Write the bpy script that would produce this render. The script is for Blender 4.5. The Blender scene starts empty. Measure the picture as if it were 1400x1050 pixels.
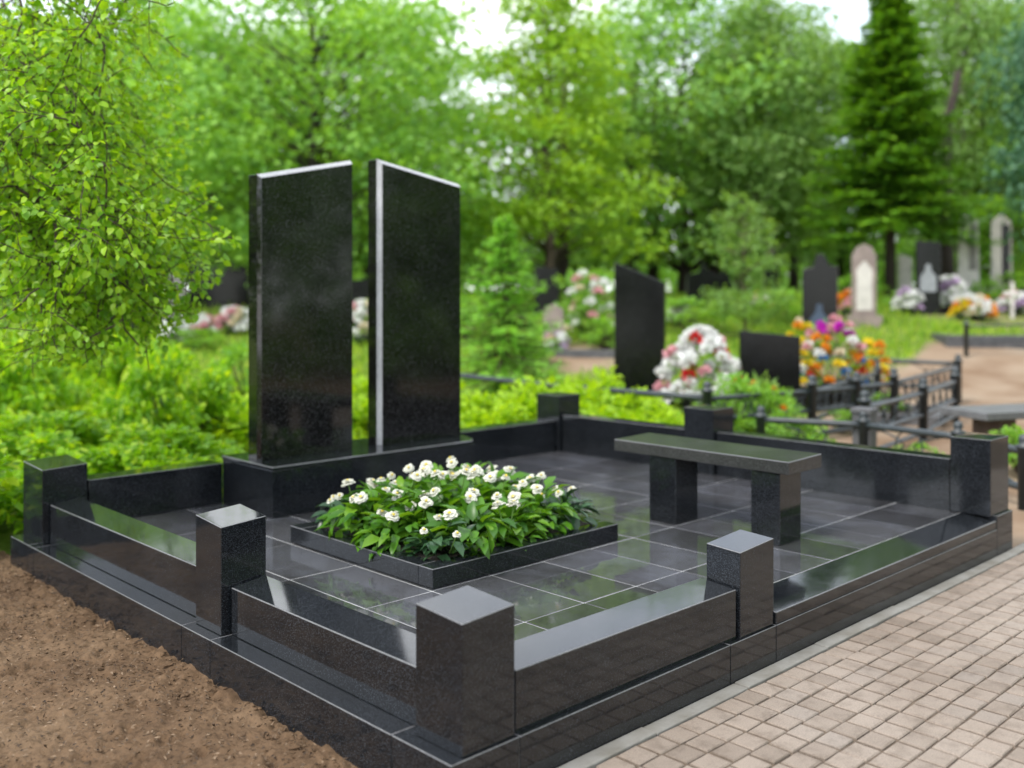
import bpy, bmesh, math, random
import numpy as np
from mathutils import Vector, Matrix
R = math.radians
sc = bpy.context.scene
col = sc.collection
random.seed(7)
rng = np.random.default_rng(11)

# ------------------------------------------------------------------ camera
CAM = np.array([-1.948, -2.274, 1.578]); YAW = .801; FPX = 1349.; HY = 408.
FW = np.array([math.cos(YAW), math.sin(YAW), 0]); RT = np.array([math.sin(YAW), -math.cos(YAW), 0])
cd = bpy.data.cameras.new('camera'); cam = bpy.data.objects.new('camera', cd); col.objects.link(cam)
cam.location = CAM; cam.rotation_euler = (R(90), 0, YAW - R(90))
cd.sensor_width = 36; cd.lens = 36 * FPX / 1400; cd.shift_y = -(525 - HY) / 1400
cd.clip_start = .05; cd.clip_end = 600
cd.dof.use_dof = True; cd.dof.focus_distance = 4.1; cd.dof.aperture_fstop = cd.lens / 1000 / .033
sc.camera = cam

def sstep(t): t = np.clip(t, 0, 1); return t * t * (3 - 2 * t)
def gh(x, y):                      # the height of the ground: level by the grave, a gentle rise behind
    d = (x - CAM[0]) * FW[0] + (y - CAM[1]) * FW[1]
    return 1.6 * sstep((d - 14.5) / 14) + .4 * sstep((d - 30) / 30)
def P(px, py, d):
    return CAM + d * (FW + RT * (px - 700) / FPX - np.array([0, 0, 1.]) * (py - HY) / FPX)
def G(px, d):                      # a point of the ground under a column of the view at depth d
    p = P(px, HY, d); p[2] = gh(p[0], p[1]); return p
def hitg(px, py):
    for d in np.arange(3, 70, .05):
        p = P(px, py, d)
        if p[2] <= gh(p[0], p[1]): return p
    return p

# ------------------------------------------------------------------ numpy noise
def vnoise(x, y, seed=0):
    r = np.random.default_rng(seed).random((256, 256))
    xi = np.floor(x).astype(int); yi = np.floor(y).astype(int); fx = x - xi; fy = y - yi
    fx = fx * fx * (3 - 2 * fx); fy = fy * fy * (3 - 2 * fy)
    a = r[xi % 256, yi % 256]; b = r[(xi + 1) % 256, yi % 256]; c = r[xi % 256, (yi + 1) % 256]; d = r[(xi + 1) % 256, (yi + 1) % 256]
    return (a * (1 - fx) + b * fx) * (1 - fy) + (c * (1 - fx) + d * fx) * fy
def fnoise(x, y, oct=4, seed=0, gain=.5):
    s = 0; a = 1; t = 0
    for i in range(oct):
        s = s + a * vnoise(x * 2 ** i + 17.3 * i, y * 2 ** i + 5.1 * i, seed + i); t += a; a *= gain
    return s / t

# ------------------------------------------------------------------ object helpers
def tag(o, label=None, cat=None, group=None, kind=None):
    if label: o['label'] = label
    if cat: o['category'] = cat
    if group: o['group'] = group
    if kind: o['kind'] = kind
    return o
def thing(name, label, cat, loc=(0, 0, 0), rz=0, group=None):
    o = bpy.data.objects.new(name, None); col.objects.link(o); o.empty_display_size = .1
    o.location = loc; o.rotation_euler = (0, 0, rz)
    return tag(o, label, cat, group)
def link(name, me, mat, parent=None, smooth=False):
    o = bpy.data.objects.new(name, me); col.objects.link(o)
    me.materials.clear(); me.materials.append(mat)
    if smooth: me.polygons.foreach_set('use_smooth', [True] * len(me.polygons))
    if parent: o.parent = parent
    return o
def glint_arris(o, m):                             # upward edges painted paler, standing in for the sky glint on them
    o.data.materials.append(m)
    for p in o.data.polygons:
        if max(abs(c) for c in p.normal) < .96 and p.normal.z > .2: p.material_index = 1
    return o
def kids(o): return [c for c in bpy.data.objects if c.parent == o]
def dup(o, loc, rz=0, label=None, s=None, group=None, children=None):
    c = o.copy(); col.objects.link(c); c.location = loc; c.rotation_euler = (0, 0, rz)
    if s is not None: c.scale = s if hasattr(s, '__len__') else (s, s, s)
    if label: c['label'] = label
    if group: c['group'] = group
    for ch in (children if children is not None else kids(o)):
        k = ch.copy(); col.objects.link(k); k.parent = c
    return c
class MB:
    def __init__(s): s.v = []; s.f = []; s.n = 0
    def add(s, v, f):
        s.f += [tuple(i + s.n for i in q) for q in f]; s.v += [tuple(p) for p in v]; s.n += len(v)
    def bmadd(s, bm):
        bm.verts.ensure_lookup_table(); s.add([tuple(v.co) for v in bm.verts], [[v.index for v in f.verts] for f in bm.faces]); bm.free()
    def box(s, x0, x1, y0, y1, z0, z1, bev=.003, seg=2, M=None):
        bm = bmesh.new(); bmesh.ops.create_cube(bm, size=1)
        for v in bm.verts: v.co = Vector(((x0 + x1) / 2 + v.co.x * (x1 - x0), (y0 + y1) / 2 + v.co.y * (y1 - y0), (z0 + z1) / 2 + v.co.z * (z1 - z0)))
        if bev: bmesh.ops.bevel(bm, geom=bm.edges[:], offset=bev, segments=seg, affect='EDGES', profile=.5)
        if M is not None: bm.transform(M)
        bm.verts.index_update(); s.bmadd(bm)
    def prism(s, pts, y0, y1, bev=.004, M=None):       # outline in x,z pulled along y
        bm = bmesh.new()
        vs = [bm.verts.new((x, y0, z)) for x, z in pts]; f = bm.faces.new(vs)
        r = bmesh.ops.extrude_face_region(bm, geom=[f])
        for v in r['geom']:
            if isinstance(v, bmesh.types.BMVert): v.co.y = y1
        bmesh.ops.recalc_face_normals(bm, faces=bm.faces[:])
        if bev: bmesh.ops.bevel(bm, geom=bm.edges[:], offset=bev, segments=2, affect='EDGES', profile=.5)
        if M is not None: bm.transform(M)
        bm.verts.index_update(); s.bmadd(bm)
    def tube(s, pts, rad, n=7, cap=True):
        pts = [Vector(p) for p in pts]; m = len(pts)
        rad = rad if hasattr(rad, '__len__') else [rad] * m
        V = []; F = []; up = Vector((.31, .17, .93))
        for i, p in enumerate(pts):
            t = (pts[min(i + 1, m - 1)] - pts[max(i - 1, 0)]).normalized()
            a = t.cross(up)
            if a.length < 1e-3: a = t.cross(Vector((1, 0, 0)))
            a.normalize(); b = t.cross(a)
            for k in range(n):
                q = 2 * math.pi * k / n; V.append(p + (a * math.cos(q) + b * math.sin(q)) * rad[i])
        for i in range(m - 1):
            for k in range(n):
                F.append((i * n + k, i * n + (k + 1) % n, (i + 1) * n + (k + 1) % n, (i + 1) * n + k))
        if cap: F.append(tuple(range(n))[::-1]); F.append(tuple((m - 1) * n + k for k in range(n)))
        s.add(V, F)
    def lathe(s, prof, c=(0, 0, 0), n=16):
        V = [(c[0] + r * math.cos(2 * math.pi * k / n), c[1] + r * math.sin(2 * math.pi * k / n), c[2] + z) for r, z in prof for k in range(n)]
        F = [(i * n + k, i * n + (k + 1) % n, (i + 1) * n + (k + 1) % n, (i + 1) * n + k) for i in range(len(prof) - 1) for k in range(n)]
        F.append(tuple(range(n))[::-1]); F.append(tuple((len(prof) - 1) * n + k for k in range(n)))
        s.add(V, F)
    def mesh(s, name):
        me = bpy.data.meshes.new(name); me.from_pydata(s.v, [], s.f); me.update(); return me
    def build(s, name, mat, parent=None, smooth=False): return link(name, s.mesh(name), mat, parent, smooth)
def slope(m, n0, z1, ax, drop):           # tilt added to the stone tops so their polish mirrors open sky
    key = (lambda v: v[ax]) if not isinstance(ax, tuple) else (lambda v: v[0] + v[1])
    lo = min(key(v) for v in m.v[n0:]); hi = max(key(v) for v in m.v[n0:])
    for i in range(n0, len(m.v)):
        v = m.v[i]
        if v[2] > z1 - .0055: m.v[i] = (v[0], v[1], v[2] - drop * (hi - key(v)) / (hi - lo))
def nmesh(name, V, F):              # numpy arrays -> mesh, every face of one size
    V = np.asarray(V, np.float32); F = np.asarray(F, np.int32); n, k = F.shape
    me = bpy.data.meshes.new(name); me.vertices.add(len(V)); me.vertices.foreach_set('co', V.ravel())
    me.loops.add(n * k); me.loops.foreach_set('vertex_index', F.ravel())
    me.polygons.add(n); me.polygons.foreach_set('loop_start', np.arange(0, n * k, k, dtype=np.int32))
    me.update(calc_edges=True); me.validate(); return me
def unit(a): return a / (np.linalg.norm(a, axis=-1, keepdims=True) + 1e-9)
def leafset(Pp, A, N, L, W, fold=.22, fine=False, droop=.15):
    n = len(Pp); A = unit(A); S = unit(np.cross(A, N)); N = np.cross(S, A); L = np.broadcast_to(L, n)[:, None]; W = np.broadcast_to(W, n)[:, None]
    if not fine:
        b = Pp; t = Pp + A * L; m = Pp + A * L * .42 + N * fold * W
        V = np.stack([b, m - S * W / 2, t, m + S * W / 2], 1).reshape(-1, 3)
        F = np.array([[0, 1, 2], [0, 2, 3]])
        return V, (F[None] + 4 * np.arange(n)[:, None, None]).reshape(-1, 3)
    dn = -N * L * droop
    b = Pp; m1 = Pp + A * L * .3; m2 = Pp + A * L * .7 + dn * .4; t = Pp + A * L + dn
    f = N * fold * W
    l1 = m1 - S * W * .46 + f; l2 = m2 - S * W * .38 + f * .9; r1 = m1 + S * W * .46 + f; r2 = m2 + S * W * .38 + f * .9
    V = np.stack([b, l1, l2, t, r2, r1, m1, m2], 1).reshape(-1, 3)
    F = np.array([[0, 6, 1], [1, 6, 7], [1, 7, 2], [2, 7, 3], [0, 5, 6], [5, 7, 6], [5, 4, 7], [4, 3, 7]])
    return V, (F[None] + 8 * np.arange(n)[:, None, None]).reshape(-1, 3)
def rdir(n, g=rng): return unit(g.normal(size=(n, 3)))

# ------------------------------------------------------------------ materials
def newmat(name):
    m = bpy.data.materials.new(name); m.use_nodes = True; nt = m.node_tree; nt.nodes.clear()
    out = nt.nodes.new('ShaderNodeOutputMaterial')
    def N(t, **k):
        n = nt.nodes.new(t)
        for a, v in k.items():
            if a[0] == '_': n.inputs[a[1:].replace('_', ' ')].default_value = v
            else: setattr(n, a, v)
        return n
    return m, nt, out, N, nt.links.new
def ramp(N, stops, interp='LINEAR'):
    r = N('ShaderNodeValToRGB'); e = r.color_ramp.elements; r.color_ramp.interpolation = interp
    while len(e) < len(stops): e.new(.5)
    for i, (p, c) in enumerate(stops): e[i].position = p; e[i].color = (*c, 1) if len(c) == 3 else c
    return r
def leaf_mat(name, c1, c2, trans=.45, gloss=.5, third=None, tm=(1.5, 1.35, .5)):
    m, nt, out, N, K = newmat(name)
    g = N('ShaderNodeNewGeometry'); rp = ramp(N, [(0, c1), (.75, c2), (1, third or c2)])
    K(g.outputs['Random Per Island'], rp.inputs[0])
    b = N('ShaderNodeBsdfPrincipled', _Roughness=gloss); K(rp.outputs[0], b.inputs['Base Color'])
    b.inputs['Specular IOR Level'].default_value = .35
    t = N('ShaderNodeBsdfTranslucent'); mx = N('ShaderNodeMix', data_type='RGBA', blend_type='MULTIPLY'); mx.inputs[0].default_value = 1
    K(rp.outputs[0], mx.inputs[6]); mx.inputs[7].default_value = (*tm, 1)
    K(mx.outputs[2], t.inputs[0]); s = N('ShaderNodeMixShader'); s.inputs[0].default_value = trans
    K(b.outputs[0], s.inputs[1]); K(t.outputs[0], s.inputs[2]); K(s.outputs[0], out.inputs[0]); return m
def plain(name, c, rough=.6, noise=None, metal=0, bump=0, bscale=20, c2=None, nscale=8):
    m, nt, out, N, K = newmat(name)
    b = N('ShaderNodeBsdfPrincipled', _Roughness=rough, _Metallic=metal)
    tc = N('ShaderNodeTexCoord'); nz = N('ShaderNodeTexNoise', _Scale=nscale, _Detail=6.); K(tc.outputs['Object'], nz.inputs['Vector'])
    c2 = c2 or tuple(x * .65 for x in c); rp = ramp(N, [(.3, c2), (.7, c)]); K(nz.outputs['Fac'], rp.inputs[0]); K(rp.outputs[0], b.inputs['Base Color'])
    if bump:
        n2 = N('ShaderNodeTexNoise', _Scale=bscale, _Detail=5.); K(tc.outputs['Object'], n2.inputs['Vector'])
        bp = N('ShaderNodeBump', _Strength=bump, _Distance=.02); K(n2.outputs['Fac'], bp.inputs['Height']); K(bp.outputs[0], b.inputs['Normal'])
    K(b.outputs[0], out.inputs[0]); return m
def granite(name, base=.011, grain=.05, rough=.05, tint=(1, 1, 1.04), scale=260, wave=.02, cloudy=0., islands=False, ior=1.55):
    m, nt, out, N, K = newmat(name)
    tc = N('ShaderNodeTexCoord'); b = N('ShaderNodeBsdfPrincipled', _IOR=ior)
    vo = N('ShaderNodeTexVoronoi', _Scale=scale); K(tc.outputs['Object'], vo.inputs['Vector'])
    sp = N('ShaderNodeSeparateColor'); K(vo.outputs['Color'], sp.inputs[0])
    c = lambda v: tuple(v * t for t in tint)
    rp = ramp(N, [(0, c(base * .6)), (.6, c(base)), (.88, c(base + grain * .3)), (1, c(base + grain))]); K(sp.outputs[0], rp.inputs[0])
    n1 = N('ShaderNodeTexNoise', _Scale=3., _Detail=5.); K(tc.outputs['Object'], n1.inputs['Vector'])
    mx = N('ShaderNodeMix', data_type='RGBA', blend_type='MULTIPLY'); mx.inputs[0].default_value = .6
    K(rp.outputs[0], mx.inputs[6]); r2 = ramp(N, [(.3, (.6, .6, .6)), (.7, (1.25, 1.25, 1.25))]); K(n1.outputs['Fac'], r2.inputs[0]); K(r2.outputs[0], mx.inputs[7])
    last = mx.outputs[2]
    mr = N('ShaderNodeMapRange'); mr.inputs[1].default_value = .35; mr.inputs[2].default_value = .75
    mr.inputs[3].default_value = rough; mr.inputs[4].default_value = rough + .05
    n3 = N('ShaderNodeTexNoise', _Scale=6., _Detail=7.); n3.inputs['Roughness'].default_value = .65; K(tc.outputs['Object'], n3.inputs['Vector'])
    K(n3.outputs['Fac'], mr.inputs[0]); 
    if cloudy:
        mr.inputs[4].default_value = rough + cloudy
        dst = ramp(N, [(.45, (0, 0, 0)), (.75, (1, 1, 1))]); n4 = N('ShaderNodeTexNoise', _Scale=3.2, _Detail=8.); n4.inputs['Roughness'].default_value = .7
        n4.inputs['Distortion'].default_value = .6; K(tc.outputs['Object'], n4.inputs['Vector']); K(n4.outputs['Fac'], dst.inputs[0])
        m3 = N('ShaderNodeMix', data_type='RGBA'); K(dst.outputs[0], m3.inputs[0]); K(last, m3.inputs[6]); m3.inputs[7].default_value = (.080, .084, .096, 1); last = m3.outputs[2]
        if islands:
            ge = N('ShaderNodeNewGeometry'); m4 = N('ShaderNodeMix', data_type='RGBA', blend_type='MULTIPLY'); m4.inputs[0].default_value = 1
            r4 = ramp(N, [(0, (.65, .65, .65)), (1, (1.35, 1.35, 1.4))]); K(ge.outputs['Random Per Island'], r4.inputs[0]); K(last, m4.inputs[6]); K(r4.outputs[0], m4.inputs[7]); last = m4.outputs[2]
    K(last, b.inputs['Base Color']); K(mr.outputs[0], b.inputs['Roughness'])
    n5 = N('ShaderNodeTexNoise', _Scale=4.5, _Detail=2.); K(tc.outputs['Object'], n5.inputs['Vector'])
    bp = N('ShaderNodeBump', _Strength=wave, _Distance=.02); K(n5.outputs['Fac'], bp.inputs['Height']); K(bp.outputs[0], b.inputs['Normal'])
    K(b.outputs[0], out.inputs[0]); return m

M = {}
M['granite'] = granite('black_granite', .010, .045, .06, tint=(.86, .98, 1.16), scale=420)
M['stele'] = granite('stele_granite', .0045, .055, .06, tint=(1, 1.0, 1.05), scale=230, wave=.004)
M['bench'] = granite('bench_granite', .030, .05, .17, scale=420)
M['tile'] = granite('tile_granite', .050, .03, .03, tint=(1, 1, 1.06), scale=400, wave=.04, cloudy=.07, islands=True)
M['painted_glint'] = granite('painted_edge_glint', .42, .10, .3, scale=300)  # pale colour painting the sky reflected in the headstone chamfers
M['glint_arris'] = granite('glint_arris', .13, .06, .3, scale=300)  # edge highlight from the sky, put into the stone colour
M['farstone'] = granite('far_black_granite', .005, .008, .16, ior=1.35, tint=(.95, 1.0, 1.05), scale=90)
M['grout'] = plain('grout', (.42, .42, .42), .8)
M['mortar'] = plain('mortar', (.30, .29, .28), .8)
M['greystone'] = plain('grey_stone', (.24, .225, .21), .75, c2=(.15, .14, .13), bump=.25, nscale=5)
M['palestone'] = plain('pale_stone', (.56, .53, .49), .75, c2=(.40, .375, .35), bump=.25, nscale=5)
M['pinkstone'] = plain('pink_stone', (.26, .205, .185), .7, c2=(.17, .135, .12), bump=.25, nscale=5)
M['portrait'] = plain('engraving', (.30, .32, .33), .5, c2=(.12, .13, .14), nscale=9)
M['blue_engraving'] = plain('blue_engraving', (.05, .08, .13), .4, c2=(.02, .03, .05), nscale=9)
M['iron'] = plain('dark_iron', (.035, .045, .05), .42, c2=(.02, .026, .03), nscale=14)
M['fencestone'] = plain('dark_kerb_stone', (.10, .10, .105), .6, c2=(.05, .05, .055), bump=.2)
M['benchgrey'] = plain('grey_slab', (.13, .13, .135), .4, c2=(.09, .09, .095))
M['brownstone'] = plain('brown_stone', (.10, .065, .05), .6)
M['bark'] = plain('bark', (.12, .085, .06), .9, c2=(.045, .032, .022), bump=.8, bscale=25, nscale=14)
M['darkbark'] = plain('dark_bark', (.05, .036, .027), .9, c2=(.02, .015, .012), bump=.8, bscale=25, nscale=14)
M['birchbark'] = plain('birch_bark', (.42, .37, .33), .85, c2=(.12, .09, .08), bump=.5, bscale=25, nscale=5)
M['twig'] = plain('twig', (.055, .035, .022), .85)
M['leaf_near'] = leaf_mat('leaf_near', (.125, .30, .014), (.28, .48, .022), .5, .38, (0.309, 0.485, 0.030))
M['leaf_shrub'] = leaf_mat('leaf_shrub', (0.116, 0.289, 0.015), (0.287, 0.526, 0.017), .45, .42, (0.459, 0.609, 0.030))
M['leaf_lime'] = leaf_mat('leaf_lime', (0.205, 0.384, 0.013), (0.346, 0.525, 0.018), .45, .5)
M['leaf_mid'] = leaf_mat('leaf_mid', (0.121, 0.290, 0.048), (0.241, 0.449, 0.061), .45, .5)
M['leaf_yellow'] = leaf_mat('leaf_yellow', (0.158, 0.324, 0.022), (0.288, 0.468, 0.032), .45, .5)
M['leaf_dark'] = leaf_mat('leaf_dark', (0.113, 0.268, 0.058), (0.244, 0.448, 0.084), .4, .5)
M['leaf_birch'] = leaf_mat('leaf_birch', (0.120, 0.247, 0.054), (0.212, 0.357, 0.093), .5, .5)
M['leaf_blue'] = leaf_mat('leaf_blue', (0.038, 0.122, 0.064), (0.090, 0.205, 0.109), .35, .5)
M['needle'] = leaf_mat('needle', (0.049, 0.166, 0.016), (0.158, 0.341, 0.023), .3, .5, (0.247, 0.467, 0.030))
M['needle_light'] = leaf_mat('needle_light', (0.149, 0.360, 0.046), (0.272, 0.562, 0.066), .35, .5)
M['grass'] = leaf_mat('grass', (0.115, 0.256, 0.015), (0.256, 0.410, 0.026), .4, .6, (0.384, 0.461, 0.064))
M['bed_leaf'] = leaf_mat('bed_leaf', (0.034, 0.114, 0.012), (0.085, 0.220, 0.014), .35, .33, (0.136, 0.273, 0.020))
M['bed_leaf_dark'] = leaf_mat('bed_leaf_dark', (.014, .042, .018), (.035, .085, .035), .15, .3)
M['stem'] = plain('stem', (.10, .20, .03), .6)
def petal(name, c, c2=None): return leaf_mat(name, c2 or tuple(x * .9 for x in c), c, .3, .5, None, (1, 1, 1))
M['white'] = petal('white_petal', (.66, .66, .57)); M['bright_white'] = petal('bright_white_petal', (.84, .84, .82)); M['red'] = petal('red_petal', (.62, .03, .03)); M['pink'] = petal('pink_petal', (.72, .38, .42))
M['magenta'] = petal('magenta_petal', (.60, .02, .52)); M['orange'] = petal('orange_petal', (.80, .30, .02)); M['yellow'] = petal('yellow_petal', (.80, .62, .02))
M['blue'] = petal('blue_petal', (.05, .20, .50)); M['lilac'] = petal('lilac_petal', (.55, .40, .60)); M['cream'] = petal('cream_petal', (.75, .66, .50))
M['eye'] = plain('flower_eye', (.65, .5, .05), .7)
M['bedsoil'] = plain('bed_soil', (.035, .024, .017), .95, c2=(.012, .009, .007), bump=1, bscale=60, nscale=40)
M['basket'] = plain('white_basket', (.75, .74, .70), .6)
M['pot'] = plain('dark_pot', (.03, .035, .035), .5)

M['litter'] = leaf_mat('litter', (.022, .013, .008), (.13, .085, .05), .05, .8, (.22, .155, .10))
def soil_mat():
    m, nt, out, N, K = newmat('soil')
    tc = N('ShaderNodeTexCoord'); b = N('ShaderNodeBsdfPrincipled', _Roughness=.95); b.inputs['Specular IOR Level'].default_value = .15
    n1 = N('ShaderNodeTexNoise', _Scale=1.6, _Detail=6.); n2 = N('ShaderNodeTexNoise', _Scale=38., _Detail=8.); n2.inputs['Roughness'].default_value = .7
    for n in (n1, n2): K(tc.outputs['Object'], n.inputs['Vector'])
    r1 = ramp(N, [(.3, (.074, .045, .026)), (.5, (.125, .079, .046)), (.75, (.17, .115, .070))]); K(n1.outputs['Fac'], r1.inputs[0])
    r2 = ramp(N, [(.25, (.45, .42, .40)), (.5, (1, 1, 1)), (.72, (1.3, 1.25, 1.2))]); K(n2.outputs['Fac'], r2.inputs[0])
    mx = N('ShaderNodeMix', data_type='RGBA', blend_type='MULTIPLY'); mx.inputs[0].default_value = .85; K(r1.outputs[0], mx.inputs[6]); K(r2.outputs[0], mx.inputs[7])
    K(mx.outputs[2], b.inputs['Base Color'])
    bp = N('ShaderNodeBump', _Strength=.9, _Distance=.012); K(n2.outputs['Fac'], bp.inputs['Height']); K(bp.outputs[0], b.inputs['Normal']); K(b.outputs[0], out.inputs[0]); return m
M['soil'] = soil_mat()
def paver_mat():
    m, nt, out, N, K = newmat('paver')
    tc = N('ShaderNodeTexCoord'); b = N('ShaderNodeBsdfPrincipled', _Roughness=.85); g = N('ShaderNodeNewGeometry')
    r1 = ramp(N, [(0, (.185, .148, .118)), (.3, (.225, .183, .149)), (.8, (.25, .205, .168)), (1, (.218, .184, .156))]); K(g.outputs['Random Per Island'], r1.inputs[0])
    n2 = N('ShaderNodeTexNoise', _Scale=9., _Detail=9.); n2.inputs['Roughness'].default_value = .72; K(tc.outputs['Object'], n2.inputs['Vector'])
    r2 = ramp(N, [(.28, (.58, .55, .52)), (.5, (.97, .97, .97)), (.8, (1.1, 1.1, 1.1))]); K(n2.outputs['Fac'], r2.inputs[0])
    n3 = N('ShaderNodeTexNoise', _Scale=220., _Detail=3.); K(tc.outputs['Object'], n3.inputs['Vector']); r3 = ramp(N, [(.3, (.78, .78, .78)), (.7, (1.15, 1.15, 1.15))]); K(n3.outputs['Fac'], r3.inputs[0])
    n4 = N('ShaderNodeTexNoise', _Scale=.9, _Detail=4.); K(tc.outputs['Object'], n4.inputs['Vector']); r4 = ramp(N, [(.35, (.86, .83, .80)), (.65, (1.05, 1.05, 1.05))]); K(n4.outputs['Fac'], r4.inputs[0])
    last = r1.outputs[0]
    for r in (r2, r3, r4):
        mx = N('ShaderNodeMix', data_type='RGBA', blend_type='MULTIPLY'); mx.inputs[0].default_value = 1; K(last, mx.inputs[6]); K(r.outputs[0], mx.inputs[7]); last = mx.outputs[2]
    K(last, b.inputs['Base Color'])
    bp = N('ShaderNodeBump', _Strength=.35, _Distance=.004); K(n3.outputs['Fac'], bp.inputs['Height']); K(bp.outputs[0], b.inputs['Normal']); K(b.outputs[0], out.inputs[0]); return m
M['paver'] = paver_mat()
M['joint'] = plain('joint_sand', (.135, .098, .068), .95, c2=(.075, .055, .04), bump=.6, bscale=90, nscale=5)
M['concrete'] = plain('concrete_edge', (.22, .215, .20), .85, c2=(.14, .13, .11), bump=.3, bscale=50, nscale=7)
def ground_mat():
    m, nt, out, N, K = newmat('ground')
    tc = N('ShaderNodeTexCoord'); b = N('ShaderNodeBsdfPrincipled', _Roughness=.95); b.inputs['Specular IOR Level'].default_value = .1
    at = N('ShaderNodeAttribute'); at.attribute_name = 'sand'
    n1 = N('ShaderNodeTexNoise', _Scale=1.1, _Detail=8.); n2 = N('ShaderNodeTexNoise', _Scale=14., _Detail=8.)
    for n in (n1, n2): K(tc.outputs['Object'], n.inputs['Vector'])
    rs = ramp(N, [(.3, (.16, .10, .062)), (.6, (.25, .185, .13)), (.8, (.28, .23, .175))]); K(n1.outputs['Fac'], rs.inputs[0])
    rg = ramp(N, [(.3, (.05, .085, .015)), (.55, (.13, .20, .025)), (.75, (.20, .18, .07))]); K(n2.outputs['Fac'], rg.inputs[0])
    ad = N('ShaderNodeMath', operation='ADD'); K(at.outputs['Fac'], ad.inputs[0]); sb = N('ShaderNodeMath', operation='MULTIPLY_ADD'); K(n2.outputs['Fac'], sb.inputs[0]); sb.inputs[1].default_value = 1.; sb.inputs[2].default_value = -.5
    K(sb.outputs[0], ad.inputs[1]); cr = ramp(N, [(.4, (0, 0, 0)), (.6, (1, 1, 1))]); K(ad.outputs[0], cr.inputs[0])
    mx = N('ShaderNodeMix', data_type='RGBA'); K(cr.outputs[0], mx.inputs[0]); K(rg.outputs[0], mx.inputs[6]); K(rs.outputs[0], mx.inputs[7]); K(mx.outputs[2], b.inputs['Base Color'])
    bp = N('ShaderNodeBump', _Strength=.6, _Distance=.03); K(n2.outputs['Fac'], bp.inputs['Height']); K(bp.outputs[0], b.inputs['Normal']); K(b.outputs[0], out.inputs[0]); return m
M['ground'] = ground_mat()

# ------------------------------------------------------------------ light
w = bpy.data.worlds.new('World'); sc.world = w; w.use_nodes = True; nt = w.node_tree; nt.nodes.clear()
SUN_EL, SUN_AZ = R(52), YAW + R(180 - 48)
sky = nt.nodes.new('ShaderNodeTexSky'); sky.sky_type = 'NISHITA'; sky.sun_disc = False; sky.sun_elevation = SUN_EL; sky.sun_rotation = R(90) - SUN_AZ
bg = nt.nodes.new('ShaderNodeBackground'); bg.inputs[1].default_value = .12; ow = nt.nodes.new('ShaderNodeOutputWorld')
tc = nt.nodes.new('ShaderNodeTexCoord'); nz = nt.nodes.new('ShaderNodeTexNoise'); nz.inputs['Scale'].default_value = 3.2; nz.inputs['Detail'].default_value = 7; nz.inputs['Roughness'].default_value = .58
mp = nt.nodes.new('ShaderNodeMapping'); mp.inputs['Scale'].default_value = (1, 1, 2.2); nt.links.new(tc.outputs['Generated'], mp.inputs[0]); nt.links.new(mp.outputs[0], nz.inputs['Vector'])
cr = nt.nodes.new('ShaderNodeValToRGB'); cr.color_ramp.elements[0].position = .34; cr.color_ramp.elements[0].color = (.25, .25, .25, 1); cr.color_ramp.elements[1].position = .60
nt.links.new(nz.outputs['Fac'], cr.inputs[0])
mx = nt.nodes.new('ShaderNodeMix'); mx.data_type = 'RGBA'; nt.links.new(cr.outputs[0], mx.inputs[0]); nt.links.new(sky.outputs[0], mx.inputs[6]); mx.inputs[7].default_value = (8.8, 9.1, 9.5, 1)
nt.links.new(mx.outputs[2], bg.inputs[0]); nt.links.new(bg.outputs[0], ow.inputs[0])
sl = bpy.data.lights.new('sun', 'SUN'); sl.energy = 1.5; sl.angle = R(14); sl.color = (1, .95, .87)
so = bpy.data.objects.new('sun', sl); col.objects.link(so)
sdir = Vector((math.cos(SUN_AZ) * math.cos(SUN_EL), math.sin(SUN_AZ) * math.cos(SUN_EL), math.sin(SUN_EL))); so.rotation_euler = sdir.to_track_quat('Z', 'Y').to_euler(); so.location = sdir * 40
sc.view_settings.view_transform = 'Standard'; sc.view_settings.look = 'None'; sc.view_settings.gamma = 1; sc.view_settings.exposure = 1.3
sc.cycles.max_bounces = 8; sc.cycles.transparent_max_bounces = 8; sc.cycles.caustics_reflective = False; sc.cycles.caustics_refractive = False
sc.cycles.use_denoising = True

# ------------------------------------------------------------------ setting: ground, soil, paving, tiles
def ground():
    d = np.concatenate([np.linspace(-12, 34, 185), np.geomspace(34.4, 380, 40)]); l = np.concatenate([-np.geomspace(220, 16.3, 24), np.linspace(-16, 16, 129), np.geomspace(16.3, 220, 24)])
    D, Lt = np.meshgrid(d, l, indexing='ij'); X = CAM[0] + D * FW[0] + Lt * RT[0]; Y = CAM[1] + D * FW[1] + Lt * RT[1]
    Z = gh(X, Y) + (fnoise(X * .7, Y * .7, 3, 3) - .5) * .10 * sstep((D - 9) / 5) - .05 * (1 - sstep((D - 8.5) / 2))
    n, m = D.shape; V = np.stack([X, Y, Z], -1).reshape(-1, 3); i = np.arange(n * m).reshape(n, m)
    F = np.stack([i[:-1, :-1], i[:-1, 1:], i[1:, 1:], i[1:, :-1]], -1).reshape(-1, 4)
    me = nmesh('ground', V, F[:, ::-1]); s = sand(X, Y).ravel()
    a = me.attributes.new('sand', 'FLOAT', 'POINT'); a.data.foreach_set('value', s.astype(np.float32))
    tag(link('ground', me, M['ground'], None, True), kind='structure')
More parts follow.
